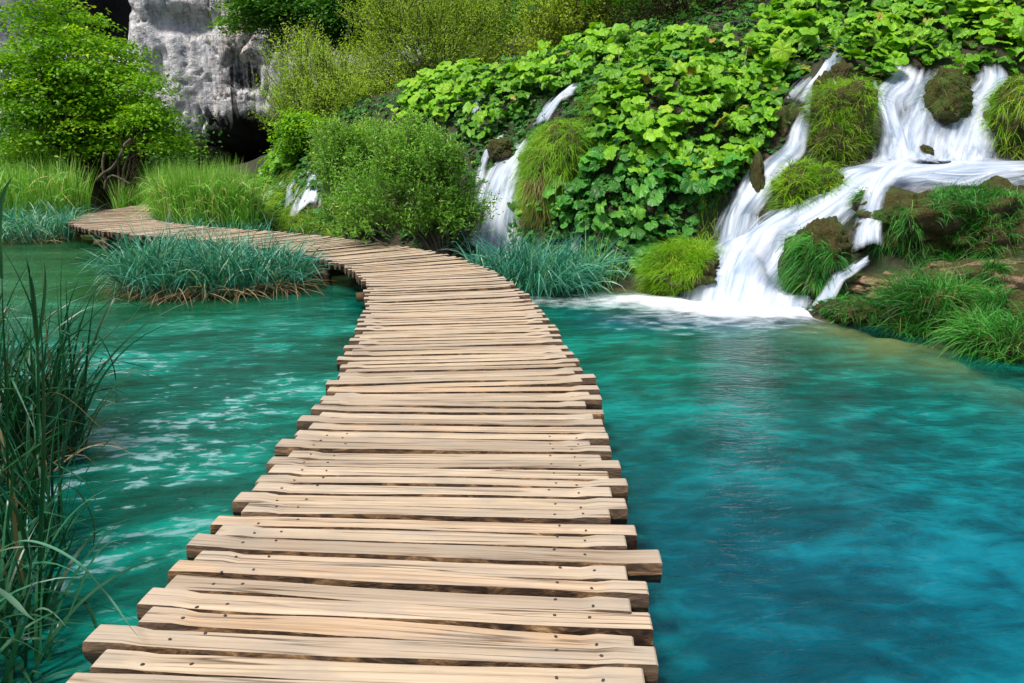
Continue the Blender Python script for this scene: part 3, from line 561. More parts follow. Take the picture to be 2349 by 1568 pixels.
stain_shade = 1.0*bump2(-15.6, 2.2, 2.8, 2.0, 4)+.65*bump2(-15.8, 6.6, 1.0, 1.3)+.9*bump2(-18.0, .7, 4.0, 1.2, 4)+.35*bump2(-17.5, 3.5, 4, 2.5)+1.5*bump2(-25., 12., 2.6, 4.0, 4)+1.2*bump2(-28.6, 11.8, 1.5, 3.6, 4)+.25*bump2(-27, 9, 4, 4, 4)+.35*bump2(-18.8, 9.4, 2.4, .7)-.35*bump2(-22, 6, 2, 8, 4)+.30*np.clip((x+20)/2, 0, 1)*np.clip((13-z)/3, 0, 1)  # black rock stains, plus shade painted dark into the cave hollows
V = np.c_[x, y, z]; nx, ny = len(xs), len(zs); i = (np.arange(ny-1)[:, None]*nx+np.arange(nx-1)[None]).ravel(); F_ = np.stack([i, i+1, i+nx+1, i+nx], 1)
tag(mesh('cliff', V, F_, np.full(len(F_), 4), M['cliff'], attrs=dict(stain_shade=stain_shade)), 'pale grey limestone cliff with black water stains and dark caves, behind the far reeds', 'cliff')
# ---------------------------------------------------------------- leaves and blades
UPV = np.array([0, 0, 1.])
def frames(n, f):
    n = nrm(n); f = nrm(f-n*(f*n).sum(1, keepdims=True)); return f, np.cross(n, f), n
def inst(G, tv, tl, tc, pos, n, f, s, rnd, loc=None, mi=0):
    f, b, n = frames(n, f); k = len(tv); N_ = len(pos); s = np.asarray(s).reshape(N_, -1); s = np.broadcast_to(s, (N_, 3)) if s.shape[1] in (1, 3) else s
    V = pos[:, None]+tv[None, :, 0:1]*(f*s[:, 0:1])[:, None]+tv[None, :, 1:2]*(b*s[:, 1:2])[:, None]+tv[None, :, 2:3]*(n*s[:, 2:3])[:, None]
    L = (np.asarray(tl)[None]+(np.arange(N_)*k)[:, None]).ravel(); C_ = np.tile(tc, N_)
    A_ = dict(rnd=np.repeat(rnd, k))
    if loc is not None: A_['loc'] = np.tile(tv, (N_, 1))
    G.add(V.reshape(-1, 3), L, C_, mi, **A_)
T_LEAF = (np.array([(0, 0, 0), (.5, .30, .05), (1, 0, -.04), (.5, -.30, .05)]), [0, 1, 2, 3][::-1], [4])
T_FOLD = (np.array([(0, 0, 0), (.38, .27, .07), (1, 0, -.06), (.38, -.27, .07), (.75, .14, .03), (.75, -.14, .03)]), [0, 3, 5, 2, 0, 2, 4, 1], [4, 4])
def bb_template(k=26):
    th = -np.pi+(np.arange(k)+.5)/k*2*np.pi; r = .52*(1+.10*np.cos(th))*(1+.06*np.cos(th*13)); r = np.where(np.abs(th) > 2.98, .14, np.where(np.abs(th) > 2.6, r*.93, r))
    z1 = .05*np.sin(th*3+1)+.045*np.cos(th*7)-.06; ri = r*.55
    V = np.r_[[(0, 0, -.02)], np.c_[ri*np.cos(th), ri*np.sin(th), .035+.012*np.cos(7*th)], np.c_[r*np.cos(th), r*np.sin(th), z1]]
    L = []; C_ = []
    for i in range(k-1): L += [0, 1+i, 2+i]; C_.append(3)
    for i in range(k-1): L += [1+i, 1+k+i, 2+k+i, 2+i]; C_.append(4)
    return V, L, C_
T_BB = bb_template(); T_BB2 = bb_template(30); _v = T_BB2[0].copy(); _v[:, 2] += .22*np.abs(_v[:, 1])-.55*np.clip(_v[:, 0], 0, 1)**2+.05*np.sin(_v[:, 1]*17); _v[:, 1] *= .92; T_BB2 = (_v, T_BB2[1], T_BB2[2])
def blades(G, base, d0, length, width, droop, rnd, nseg=5, kink=None, twist=None, mi=0, shape=1.0):
    n = len(base); d = nrm(d0); rs = np.random.default_rng(n)
    hd = d*[1, 1, 0]; hl = np.linalg.norm(hd, axis=1, keepdims=True); a = rs.uniform(0, 2*np.pi, n); hr = np.c_[np.cos(a), np.sin(a), a*0]
    hd = np.where(hl < .05, hr, hd/np.maximum(hl, .05)); tw = rs.uniform(-.9, .9, n) if twist is None else twist
    side0 = np.cross(d, UPV); side0 = np.where(np.linalg.norm(side0, axis=1, keepdims=True) < .05, np.cross(hr, UPV), side0); side0 = nrm(side0)
    pts = [base]; dirs = [d]; p = base; st = (length/nseg)[:, None]
    for i in range(nseg):
        t_ = (i+1)/nseg
        g = (droop*(.25+1.2*t_))[:, None]/nseg*2
        d = nrm(d+hd*g*.45-UPV*g)
        if kink is not None: kk = ((kink > t_-1/nseg) & (kink <= t_))[:, None]; d = np.where(kk, nrm(d*.5+hd*.45-UPV*.75), d)
        p = p+d*st; pts.append(p); dirs.append(d)
    V = np.zeros((n, nseg+1, 2, 3)); K = nseg+1
    for i in range(K):
        t_ = i/nseg; wf = (1-t_**(1.8*shape))*(.65+.35*min(1, t_*4)) if i < nseg else .04
        sd = nrm(side0*np.cos(tw)[:, None]+np.cross(dirs[i], side0)*np.sin(tw)[:, None])
        V[:, i, 0] = pts[i]-sd*(width*wf/2)[:, None]; V[:, i, 1] = pts[i]+sd*(width*wf/2)[:, None]
    b_ = (np.arange(n)*K*2)[:, None]; i = (np.arange(nseg)*2)[None]
    F = np.stack([b_+i, b_+i+1, b_+i+3, b_+i+2], -1).reshape(-1, 4)
    G.add(V.reshape(-1, 3), F, np.full(len(F), 4), mi, rnd=np.repeat(rnd, K*2)); return pts[-1]
def grad(x, y, f=None, e=.06):
    f = f or Hs; gx = (f(x+e, y)-f(x-e, y))/(2*e); gy = (f(x, y+e)-f(x, y-e))/(2*e); return nrm(np.c_[-gx, -gy, np.ones(len(x))]), np.sqrt(1+gx**2+gy**2)
def ter_samples(poly, dens, dr, r, f=H):
    """points on the terrain, spread evenly over its surface, where the region lies"""
    poly = np.array(poly, float); cs = [PD(a, b, d) for a, b in poly for d in dr]; cs = np.array(cs)
    x0, x1 = cs[:, 0].min(), cs[:, 0].max(); y0, y1 = dr
    n = int((x1-x0)*(y1-y0)*dens*3.2); x = r.uniform(x0, x1, n); y = r.uniform(y0, y1, n); z = f(x, y); p = np.c_[x, y, z]
    X_, Y_ = proj(p); k = inpoly(X_, Y_, poly); p = p[k]; nn, ar = grad(p[:, 0], p[:, 1])
    k = r.random(len(p)) < np.minimum(ar, 3.2)/3.2; return p[k], nn[k]
def rv(r, n): return nrm(r.normal(0, 1, (n, 3)))
CLIPY = lambda p, m=.0: p[:, 2] > m
# ---------------------------------------------------------------- rocks
bm_ = bmesh.new(); bmesh.ops.create_icosphere(bm_, subdivisions=5, radius=1); bm_.verts.ensure_lookup_table()
IV = np.array([v.co[:] for v in bm_.verts]); IF = np.array([[v.index for v in f.verts] for f in bm_.faces]); bm_.free()
ROCKS = {}
def rock(key, X, Y, rx, ry, rd, label, D=None, seed=0, mat='rock', rough=.16, sq=2.6, dz=0, name='mossy_boulder'):
    c = hit(X, Y)[0] if D is None else PD(X, Y, D); d = c[1]; c = c+np.array([0, .25*rd, dz])
    a = np.abs(IV)**(sq/2.); v = IV/((np.abs(IV)**sq).sum(1)**(1/sq))[:, None]
    q = IV*2.1+seed*7.7; v = v*(1+rough*2.6*fbm(q*.6, 2, seed)+rough*fbm(q*1.6, 4, seed+4)+.07*fbm(q*6, 4, seed+8)-.16*rough/.16*np.clip(.14-np.abs(fbm(q*1.3, 3, seed+6)), 0, .14)/.14)[:, None]
    V = c+v*np.array([rx/FPX*d, rd, ry/FPX*d])
    o = mesh(name, V, IF, np.full(len(IF), 3), M[mat]); o.location = (0, 0, 0); tag(o, label, 'rock', 'mossy rocks around the cascades')
    # own origin at the base
    org = np.array([c[0], c[1], V[:, 2].min()]); co = np.zeros(len(V)*3, np.float32); o.data.vertices.foreach_get('co', co); o.data.vertices.foreach_set('co', (co.reshape(-1, 3)-org.astype(np.float32)).ravel()); o.location = org
    ROCKS[key] = (V, c); return o
def rock_samples(key, n, r, poly=None, minz=-.3):
    V, c = ROCKS[key]; T = V[IF]; cr = np.cross(T[:, 1]-T[:, 0], T[:, 2]-T[:, 0]); ar = np.linalg.norm(cr, axis=1); nn = nrm(cr)
    nn = np.where((nn*(T.mean(1)-c)).sum(1, keepdims=True) < 0, -nn, nn); w_ = ar*(nn[:, 2] > minz)
    if poly is not None: X_, Y_ = proj(T.mean(1)); w_ = w_*inpoly(X_, Y_, poly)*(T.mean(1)[:, 1] < c[1]+.25)
    i = r.choice(len(T), n, p=w_/w_.sum()); a = r.random((n, 2)); a = np.where((a.sum(1) > 1)[:, None], 1-a, a)
    p = T[i, 0]+(T[i, 1]-T[i, 0])*a[:, :1]+(T[i, 2]-T[i, 0])*a[:, 1:]; return p, nn[i]
rock('knob_left', 1585, 635, 92, 62, .55, 'low rock left of the wide cascade, grassy back, bare brown stone toward the water', D=10.3, seed=1)
rock('mid', 1880, 600, 68, 105, .5, 'narrow rock with a brown moss cap dividing the cascade from the small side fall', D=9.7, seed=2)
rock('knob_low', 1848, 440, 62, 62, .5, 'grass-covered knob standing between two arms of the cascade', D=11.7, seed=3)
rock('knob_high', 1925, 295, 56, 90, .6, 'tall mossy hump with long yellow-green grass, left of the V-shaped fall', D=13.0, seed=4)
rock('big', 2190, 530, 165, 90, .75, 'largest mossy boulder, under the bright terrace on the right', D=9.9, seed=5, sq=3, rough=.2)
rock('big_r', 2335, 522, 90, 86, .8, 'dark rough boulder cut by the right edge, beside the largest boulder', D=9.9, seed=6, sq=3, rough=.22)
rock('ledge', 2105, 668, 125, 34, .5, 'flat brown travertine ledge below the largest boulder', D=9.1, seed=7, sq=3, mat='rock_bare')
rock('ledge_r', 2270, 650, 130, 52, .6, 'rounded travertine ledge at the right, above the dry straw tuft', D=8.6, seed=8, sq=3, mat='rock_bare')
rock('low', 1950, 724, 66, 36, .4, 'small mossy rock at the foot of the side fall, dipping into the pool', D=8.7, seed=9)
rock('mid_low', 2150, 732, 112, 70, .45, 'broad mossy rock hidden under the big spiky grass at the shore', D=8.2, seed=10)
rock('right_low', 2330, 720, 80, 48, .45, 'mossy block with a pale bare top at the right edge', D=7.7, seed=11, sq=3.4)
rock('right_shore', 2330, 800, 90, 50, .4, 'lowest shore rock in the right corner, mostly under grass', D=7.15, seed=12)
rock('shelf', 2060, 805, 105, 30, .5, 'submerged tan rock just under the water by the shore', D=7.75, seed=13, mat='rock_bare', dz=-.24, name='submerged_rock')
rock('shelf_r', 2280, 880, 130, 34, .5, 'long submerged tan rock shelf under the water at the right edge', D=6.6, seed=14, mat='rock_bare', dz=-.24, name='submerged_rock')
rock('top1', 1890, 212, 19, 38, .25, 'slim mossy stone splitting the topmost trickle', D=13.5, seed=15)
rock('top2', 1932, 172, 20, 24, .25, 'round brown mossy stone near the top under the butterbur leaves', D=13.9, seed=16)
rock('up_mid', 2175, 232, 44, 58, .45, 'dark mossy boulder between the two upper falls', D=13.7, seed=17)
rock('up_right', 2345, 278, 58, 92, .5, 'mossy hummock with hanging yellow grass at the upper right edge', D=13.2, seed=18)
rock('stone_l', 1800, 310, 28, 60, .35, 'brown mossy stone beside the long narrow fall, below the butterbur leaves', D=13.3, seed=19)
rock('stone_m', 1738, 425, 14, 62, .25, 'slanting brown rock rib between two strands of the long narrow fall', D=12.2, seed=20)
rock('stone_s', 1992, 462, 22, 26, .2, 'small grassy stone at the head of the side fall', D=10.6, seed=21)
rock('stone_f', 2122, 350, 12, 14, .2, 'small wet stone at the foot of the upper right fall', D=12.9, seed=22)
rock('dome_l', 1150, 345, 28, 26, .3, 'rounded mossy stone at the head of the middle waterfall', D=15.0, seed=23)
rock('mound', 1280, 410, 76, 115, .9, 'tall rounded travertine mound wholly covered in hanging grass', D=13.9, seed=24, rough=.1)
# moss fuzz makes caps read as moss
def moss(key, n, poly, r):
    G = Geo(); p, nn = rock_samples(key, n, r, poly, .1); blades(G, p-nn*.005, nn+.5*r.normal(0, 1, (n, 3)), r.uniform(.012, .035, n), r.uniform(.006, .012, n), r.uniform(0, .5, n), r.random(n), 1)
    return G
# ---------------------------------------------------------------- grass tufts
NT = 0
def grass(label, src, n, mat, L=(.18, .35), W=(.005, .010), droop=(.4, 1.0), out=.8, up=.7, jit=.35, poly=None, name='grass_tuft', cat='grass', nseg=5, kink=False, group='grass tufts around the cascades', minz=-.3, seed=0, dry=0, dr=(7, 16), lean=(0, 0, 0), kind=None, mz=None):
    global NT
    NT += 1; r = np.random.default_rng(100+NT+seed)
    if isinstance(src, str): p, nn = rock_samples(src, n, r, poly, minz)
    else:
        p, nn = ter_samples(src, n, dr, r, H)
        if mz is not None: k_ = p[:, 2] > mz; p, nn = p[k_], nn[k_]
    m_ = len(p); cl = fbm(p*3.1, 2, NT); d = nn*out+UPV*up+jit*r.normal(0, 1, (m_, 3))+np.array(lean)+.45*np.c_[cl, fbm(p*3.1, 2, NT+50), cl*0]+.75*np.c_[vn(p*8, NT+3), vn(p*8, NT+4), .5*vn(p*8, NT+5)]
    G = Geo(); rn = np.clip(.45+.35*cl+.3*vn(p*8, NT+6)+r.normal(0, .2, m_), 0, .93); rn = np.where(r.random(m_) < dry, 1.0, rn)
    hgt = 1+.45*fbm(p*2.3, 2, NT+9)+.35*vn(p*7, NT+11); kp_ = fbm(p*4.5, 2, NT+77)+1.2*r.random(m_) > .26; p, nn, d, rn, hgt = p[kp_], nn[kp_], d[kp_], rn[kp_], hgt[kp_]; m_ = len(p)
    blades(G, p-nn*.02, d, r.uniform(*L, m_)*hgt, r.uniform(*W, m_), r.uniform(*droop, m_), rn, nseg, kink=(r.uniform(.3, 1.6, m_) if kink else None))
    o = G.build(name, M[mat]); org = p.mean(0); tag(o, label, cat, group, kind); return o
grass('bright yellow-green grass cushion left of the wide cascade, at the pool', 'knob_left', 5200, 'grass', (.16, .34), (.004, .008), (.5, 1.2), .9, .5, poly=[(1455, 545), (1600, 540), (1640, 575), (1600, 640), (1560, 690), (1455, 690)], lean=(-.35, -.1, 0))
grass('drooping green grass under the brown moss cap, beside the small side fall', 'mid', 3600, 'grass_dark', (.16, .34), (.006, .011), (.9, 1.8), .9, .1, poly=[(1800, 545), (1850, 530), (1945, 590), (1950, 720), (1800, 720)])
grass('lush green grass knob between the cascade arms', 'knob_low', 4800, 'grass', (.18, .36), (.005, .010), (.5, 1.4), .9, .5)
grass('tall yellow-green grass crest left of the V-shaped fall', 'knob_high', 5200, 'grass', (.22, .42), (.005, .010), (.5, 1.5), .8, .6, dry=.06)
grass('olive brown grass hanging on the left flank of the tall hump', [(1860, 300), (1900, 280), (1930, 370), (1890, 385), (1850, 370)], 500, 'grass_olive', (.2, .4), (.005, .010), (1.2, 2), .8, .0, dry=.3, dr=(11.5, 14))
grass('dark green spiky grass crowning the largest boulder', 'big', 4200, 'grass_dark', (.15, .31), (.006, .011), (.4, 1.6), .9, .6, poly=[(2120, 380), (2340, 400), (2330, 590), (2190, 600), (2140, 500)])
grass('thin drooping grass on the left flank of the largest boulder', 'big', 1100, 'grass_dark', (.2, .38), (.005, .010), (1.2, 2.), .8, .0, poly=[(2000, 500), (2090, 470), (2120, 560), (2100, 640), (2000, 640)])
grass('big spiky grass clump at the shore, widest one on the right', 'mid_low', 6000, 'grass_dark', (.25, .50), (.005, .010), (.3, 1.1), .9, .55, jit=.5, dry=.03)
grass('spiky green clump behind the shore, just below the brown ledge', [(2080, 620), (2150, 590), (2240, 600), (2230, 680), (2100, 690)], 1500, 'grass_dark', (.25, .45), (.005, .010), (.3, .9), .7, .8, jit=.5, dr=(7.5, 10))
grass('lowest green grass clump in the right corner by the water', 'right_shore', 4200, 'grass_dark', (.25, .48), (.005, .010), (.3, 1.2), .9, .5, jit=.5, dry=.04)
grass('small dark drooping tuft on the rock at the foot of the side fall', 'low', 1500, 'grass_dark', (.13, .25), (.006, .012), (1.0, 1.9), .9, .2)
grass('pale dry straw tuft hanging at the right shore', 'mid_low', 700, 'straw', (.3, .55), (.005, .010), (1.4, 2.4), 1., .0, poly=[(2195, 655), (2265, 655), (2265, 740), (2195, 740)], minz=-.8, cat='dry grass', name='dry_grass_tuft')
grass('green tuft growing above the pale dry straw', [(2190, 640), (2280, 630), (2285, 670), (2200, 690)], 1300, 'grass_dark', (.2, .4), (.005, .010), (.3, .9), .8, .6, dr=(7, 9))
grass('yellow hanging grass at the upper right edge of the falls', 'up_right', 4200, 'grass', (.25, .45), (.006, .011), (1.1, 2), .8, .2, dry=.05)
grass('olive grass on the dark boulder between the upper falls', 'up_mid', 1300, 'grass_olive', (.18, .34), (.005, .010), (.6, 1.6), .8, .3)
grass('small dark tuft leaning left at the head of the side fall', 'stone_s', 600, 'grass_dark', (.15, .28), (.006, .011), (.6, 1.4), .8, .3, lean=(-.5, 0, 0))
grass('dark thin grass in the shadow below the butterbur slope', [(1600, 430), (1655, 430), (1650, 560), (1590, 600)], 700, 'grass', (.2, .4), (.005, .009), (1.2, 2.2), .8, .1, dr=(10.5, 13))
grass('few small tufts scattered on the lower right rocks', [(1960, 640), (2080, 640), (2090, 690), (1960, 690)], 260, 'grass_dark', (.15, .25), (.005, .010), (.8, 1.6), .9, .3, dr=(8, 10))
grass('small tuft on the right travertine ledge', 'ledge_r', 240, 'grass_dark', (.18, .32), (.006, .011), (.4, 1.2), .9, .4, poly=[(2255, 610), (2295, 610), (2295, 645), (2255, 645)])
grass('small star-like tuft on the pale block at the right edge', 'right_low', 300, 'grass_dark', (.15, .28), (.006, .011), (.6, 1.2), .9, .3, poly=[(2250, 680), (2320, 680), (2300, 720), (2250, 720)])
grass('long soft green grass hanging over the rounded mound, middle of the bank', 'mound', 16000, 'grass', (.22, .45), (.005, .010), (1.2, 2.2), .8, .15, minz=-.6)
grass('dead brown grass hanging down the front of the rounded mound', 'mound', 1500, 'straw', (.35, .6), (.005, .010), (1.8, 2.6), .7, .0, poly=[(1215, 400), (1275, 390), (1270, 540), (1210, 540)], minz=-.8, cat='dry grass', name='dry_grass_tuft')
grass('short grass fringe between the middle waterfall strands', [(1190, 340), (1260, 290), (1250, 330), (1185, 460), (1160, 560), (1150, 520)], 700, 'grass', (.2, .38), (.005, .010), (1., 2), .8, .2, dr=(12, 16.5))
grass('bright grass strip beside the butterbur mound, right of the middle waterfall', [(1340, 200), (1385, 200), (1370, 330), (1330, 330)], 700, 'grass', (.3, .5), (.006, .011), (.8, 1.8), .8, .3, dr=(12, 16))
grass('tall grass strip under the far small cascades', [(640, 490), (760, 490), (790, 550), (640, 535)], 600, 'grass', (.3, .6), (.010, .016), (.4, 1.1), .6, .8, dr=(14, 21), dry=.12)
grass('wet grass curtains around the far small cascades', [(520, 420), (600, 380), (690, 380), (720, 420), (650, 520), (530, 510)], 330, 'grass', (.3, .6), (.012, .020), (1., 2), .8, .3, dr=(17, 26), dry=.05)
grass('tiny green tuft at the waterline left of the wide cascade', [(1420, 675), (1490, 670), (1500, 692), (1430, 692)], 500, 'grass', (.06, .12), (.005, .009), (.3, 1.), .6, .8, dr=(9.6, 11), mz=-.1)
for key, n, poly, lab in (('mid', 2600, [(1845, 490), (1975, 490), (1960, 600), (1860, 560)], 'brown moss cap on the narrow rock beside the side fall'), ('big', 5000, [(2010, 420), (2150, 420), (2190, 520), (2130, 600), (2010, 560)], 'thick brown-green moss on the left of the largest boulder'), ('top1', 700, None, 'dark moss on the slim stone at the top'), ('top2', 700, None, 'dark moss on the round stone at the top'), ('up_mid', 2500, None, 'dark moss on the boulder between the upper falls'), ('knob_left', 900, [(1590, 560), (1665, 560), (1650, 600), (1610, 590)], 'moss edge on the low rock left of the wide cascade')):
    tag(moss(key, n, poly, np.random.default_rng(n)).build('moss', M['moss'] if 'moss' in M else M['grass_olive']), lab, 'moss', kind='stuff')
# ---------------------------------------------------------------- butterbur slopes
def butterbur(label, poly, dens, dr, size=(.16, .34), mat='butterbur', seed=0, lift=(.04, .42), bias=0, kind='stuff'):
    r = np.random.default_rng(500+seed); p, nn = ter_samples(poly, dens, dr, r); n = len(p); G = Geo()
    cl = fbm(p*1.4, 3, seed+70); lf = r.uniform(*lift, n)+.26*cl; kp_ = (fbm(p*1.9, 2, seed+90)+1.1*r.random(n)) > .08; p, nn, lf, cl = p[kp_], nn[kp_], np.maximum(lf[kp_], .02), cl[kp_]; n = len(p); q = p+nn*lf[:, None]+UPV*(lf*.25)[:, None]
    nv = nn*.55+UPV*.75+np.array([0, -.12, 0])+.34*r.normal(0, 1, (n, 3)); fw = nn*1.0+np.array([0, 0, -.6])+.6*r.normal(0, 1, (n, 3))
    sz = r.uniform(*size, n)*(1+.3*cl)*r.choice([.6, 1, 1, 1.15], n); sz3 = np.c_[sz, sz*r.uniform(.85, 1.1, n), sz*r.uniform(.5, 1.9, n)]
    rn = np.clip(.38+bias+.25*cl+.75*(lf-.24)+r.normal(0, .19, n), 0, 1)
    rn = np.where(r.random(n) < .012, 1., rn*.985); hf = r.random(n) < .45
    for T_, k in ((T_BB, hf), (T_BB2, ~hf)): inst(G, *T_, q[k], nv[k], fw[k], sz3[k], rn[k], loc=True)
    # leaf stalks
    k = r.random(n) < .5; b0 = p[k]+rv(r, k.sum())*.05; v = q[k]-b0; m_ = k.sum()
    G2 = Geo(); blades(G2, b0, v, np.linalg.norm(v, axis=1), np.full(m_, .009), np.zeros(m_), np.full(m_, .55), 2, shape=4)
    G2.A['loc'] = [np.full((G2.n, 3), .3)]; G.add(G2.V[0], G2.L[0], G2.C[0], 0, rnd=G2.A['rnd'][0], loc=G2.A['loc'][0])
    o = G.build('butterbur_patch', M[mat]); return tag(o, label, 'butterbur', kind=kind)
butterbur('large round butterbur leaves covering the top right of the slope above the falls', [(1700, 110), (1760, 50), (1850, -40), (2450, -60), (2450, 170), (2349, 178), (2270, 160), (2200, 180), (2130, 165), (2050, 170), (2000, 195), (1950, 180), (1880, 140), (1810, 195), (1760, 190)], 44, (13, 19.5), (.20, .40), 'butterbur', 1, bias=.16)
butterbur('broad mass of butterbur leaves on the bank between the middle and right waterfalls', [(1345, 340), (1370, 250), (1400, 160), (1480, 115), (1600, 110), (1740, 100), (1800, 190), (1790, 260), (1760, 330), (1700, 410), (1650, 440), (1560, 420), (1450, 420), (1370, 400)], 66, (11.5, 18), (.17, .34), 'butterbur', 2, bias=.06)
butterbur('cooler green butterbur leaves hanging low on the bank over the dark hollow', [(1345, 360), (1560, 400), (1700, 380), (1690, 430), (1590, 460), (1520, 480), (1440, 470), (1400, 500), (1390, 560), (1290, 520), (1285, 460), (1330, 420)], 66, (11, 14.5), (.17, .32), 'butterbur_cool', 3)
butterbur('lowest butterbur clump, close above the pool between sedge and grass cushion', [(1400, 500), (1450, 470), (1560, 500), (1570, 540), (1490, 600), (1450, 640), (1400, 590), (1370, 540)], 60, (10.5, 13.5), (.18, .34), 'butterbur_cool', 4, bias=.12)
butterbur('butterbur band above the middle waterfall', [(1060, 330), (1070, 280), (1120, 230), (1180, 180), (1300, 140), (1400, 95), (1480, 90), (1380, 160), (1350, 210), (1300, 215), (1240, 240), (1180, 300), (1130, 330)], 40, (14.5, 20), (.18, .36), 'butterbur', 5, bias=.0)
butterbur('bright butterbur hill behind the green willow bush', [(890, 290), (920, 240), (1000, 185), (1080, 175), (1170, 195), (1080, 260), (1060, 290), (960, 285)], 40, (16, 21), (.18, .36), 'butterbur', 6, bias=.2)
butterbur('small-leaved plants over the far left cascades', [(540, 420), (600, 350), (660, 320), (720, 330), (690, 390), (620, 440), (560, 470)], 40, (18, 27), (.18, .34), 'butterbur', 7, bias=.1)
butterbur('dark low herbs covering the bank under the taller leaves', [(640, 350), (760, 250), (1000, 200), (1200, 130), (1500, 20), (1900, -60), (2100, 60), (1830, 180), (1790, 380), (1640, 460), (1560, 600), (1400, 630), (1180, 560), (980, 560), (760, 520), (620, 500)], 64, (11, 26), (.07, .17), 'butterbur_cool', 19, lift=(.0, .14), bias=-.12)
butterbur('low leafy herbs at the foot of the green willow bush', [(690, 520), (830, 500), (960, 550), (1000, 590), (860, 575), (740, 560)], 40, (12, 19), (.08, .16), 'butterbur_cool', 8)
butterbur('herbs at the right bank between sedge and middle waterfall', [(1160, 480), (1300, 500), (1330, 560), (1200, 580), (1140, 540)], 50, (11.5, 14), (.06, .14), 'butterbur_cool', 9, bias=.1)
# tall pale flower stalks
def stalks(label, spots, seed):
    r = np.random.default_rng(seed); G = Geo(); P_ = np.array([hit(a, b)[0] for a, b in spots]); n = len(P_)
    blades(G, P_, UPV+.12*r.normal(0, 1, (n, 3)), r.uniform(.7, 1.15, n), np.full(n, .016), r.uniform(0, .3, n), r.uniform(.7, 1, n), 6, shape=3)
    tag(G.build('flower_stalks', M['straw']), label, 'flower stalks', kind='stuff')
stalks('pale yellow flower stalks standing over the bright butterbur hill', [(1152+i*7, 205+(i % 3)*8) for i in range(9)], 3)
stalks('thin pale stalks rising from the central butterbur bank', [(1450, 170), (1500, 165), (1585, 180), (1640, 200), (1700, 215), (1715, 260), (1420, 190), (1550, 230), (1800, 190), (2010, 60), (2060, 50)], 4)
# ---------------------------------------------------------------- trees and bushes
def stems(G, base, tips, r, rad=.05, bend=.25, k=5, n=9, rend=.15):
    for tp in tips:
        d = tp-base; L_ = np.linalg.norm(d); mid = base+d*.5+r.normal(0, bend*L_*.25, 3)+UPV*bend*L_*.25; u = np.linspace(0, 1, n)[:, None]
        pts = (1-u)**2*base+2*u*(1-u)*mid+u*u*tp+.02*L_*np.c_[vn(np.c_[u[:, 0]*5+tp[0], u*0, u*0]), vn(np.c_[u[:, 0]*5+tp[1], u*0+5, u*0]), vn(np.c_[u[:, 0]*5, u*0+9, u*0])]*np.minimum(u*3, 1)
        V, L, C_ = tube(pts, rad*(1-(1-rend)*u[:, 0]), k, False); G.add(V, L, C_)
def ell_pts(r, els, n, shell=.5, low=-1):
    els = np.asarray(els, float); w_ = els[:, 3]*els[:, 4]*els[:, 5]; i = r.choice(len(els), n, p=w_/w_.sum()); d = rv(r, n)
    d[:, 2] = np.where(d[:, 2] < low, -d[:, 2], d[:, 2]); rad = (shell+(1-shell)*r.random(n))**(1/1.6); return els[i, :3]+d*els[i, 3:6]*rad[:, None], d, rad
def spray_tree(name, label, cat, base, els, n, per, leaf, mat, seed, plate=(1.0, .6, .10), rad=.12, nst=9, bark='bark', flat=.8, tmpl=T_FOLD, group=None, asp=.8):
    r = np.random.default_rng(seed); root = empty(name, tuple(base), label=label, cat=cat, group=group)
    c, d, rad_ = ell_pts(r, els, n, .35); cx = np.mean(np.array(els)[:, :2], axis=0)
    o = nrm(np.c_[c[:, :2]-base[None, :2], c[:, 2]*0]+.5*np.c_[r.normal(0, 1, (n, 2)), np.zeros(n)])
    b = np.cross(UPV, o); N_ = n*per; idx = np.repeat(np.arange(n), per)
    a = r.normal(0, .5, N_); q = r.normal(0, .5, N_); sc2 = r.uniform(.6, 1.25, n)[idx]
    pos = c[idx]+o[idx]*(a*plate[0]*sc2)[:, None]+b[idx]*(q*plate[1]*sc2)[:, None]+UPV*(-.22*(a*a+q*q)*plate[0]+r.normal(0, plate[2], N_))[:, None]
    nv = UPV*flat+.42*r.normal(0, 1, (N_, 3))+o[idx]*(.35*a)[:, None]; fw = o[idx]*.8+r.normal(0, .7, (N_, 3))
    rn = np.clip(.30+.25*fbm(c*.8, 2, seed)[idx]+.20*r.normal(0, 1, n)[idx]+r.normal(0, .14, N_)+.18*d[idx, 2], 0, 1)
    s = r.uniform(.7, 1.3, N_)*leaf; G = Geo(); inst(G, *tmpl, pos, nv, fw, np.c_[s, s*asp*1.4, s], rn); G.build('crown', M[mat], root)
    G = Geo(); sel = r.choice(n, min(n, nst*9), replace=False); tops = c[sel]
    mains = tops[np.argsort(-np.linalg.norm(tops-base, axis=1))[:nst*2:2]]*.85+np.r_[base[:2], base[2]]*.15
    stems(G, base-[0, 0, .2], mains, r, rad, .3, 6, 12); 
    for tp in tops:
        j = np.argmin(np.linalg.norm(mains-tp, axis=1)); stems(G, base+(mains[j]-base)*r.uniform(.35, .85)+np.array([0, 0, .05]), [tp], r, rad*.25, .15, 4, 7)
    G.build('trunk', M[bark], root); return root
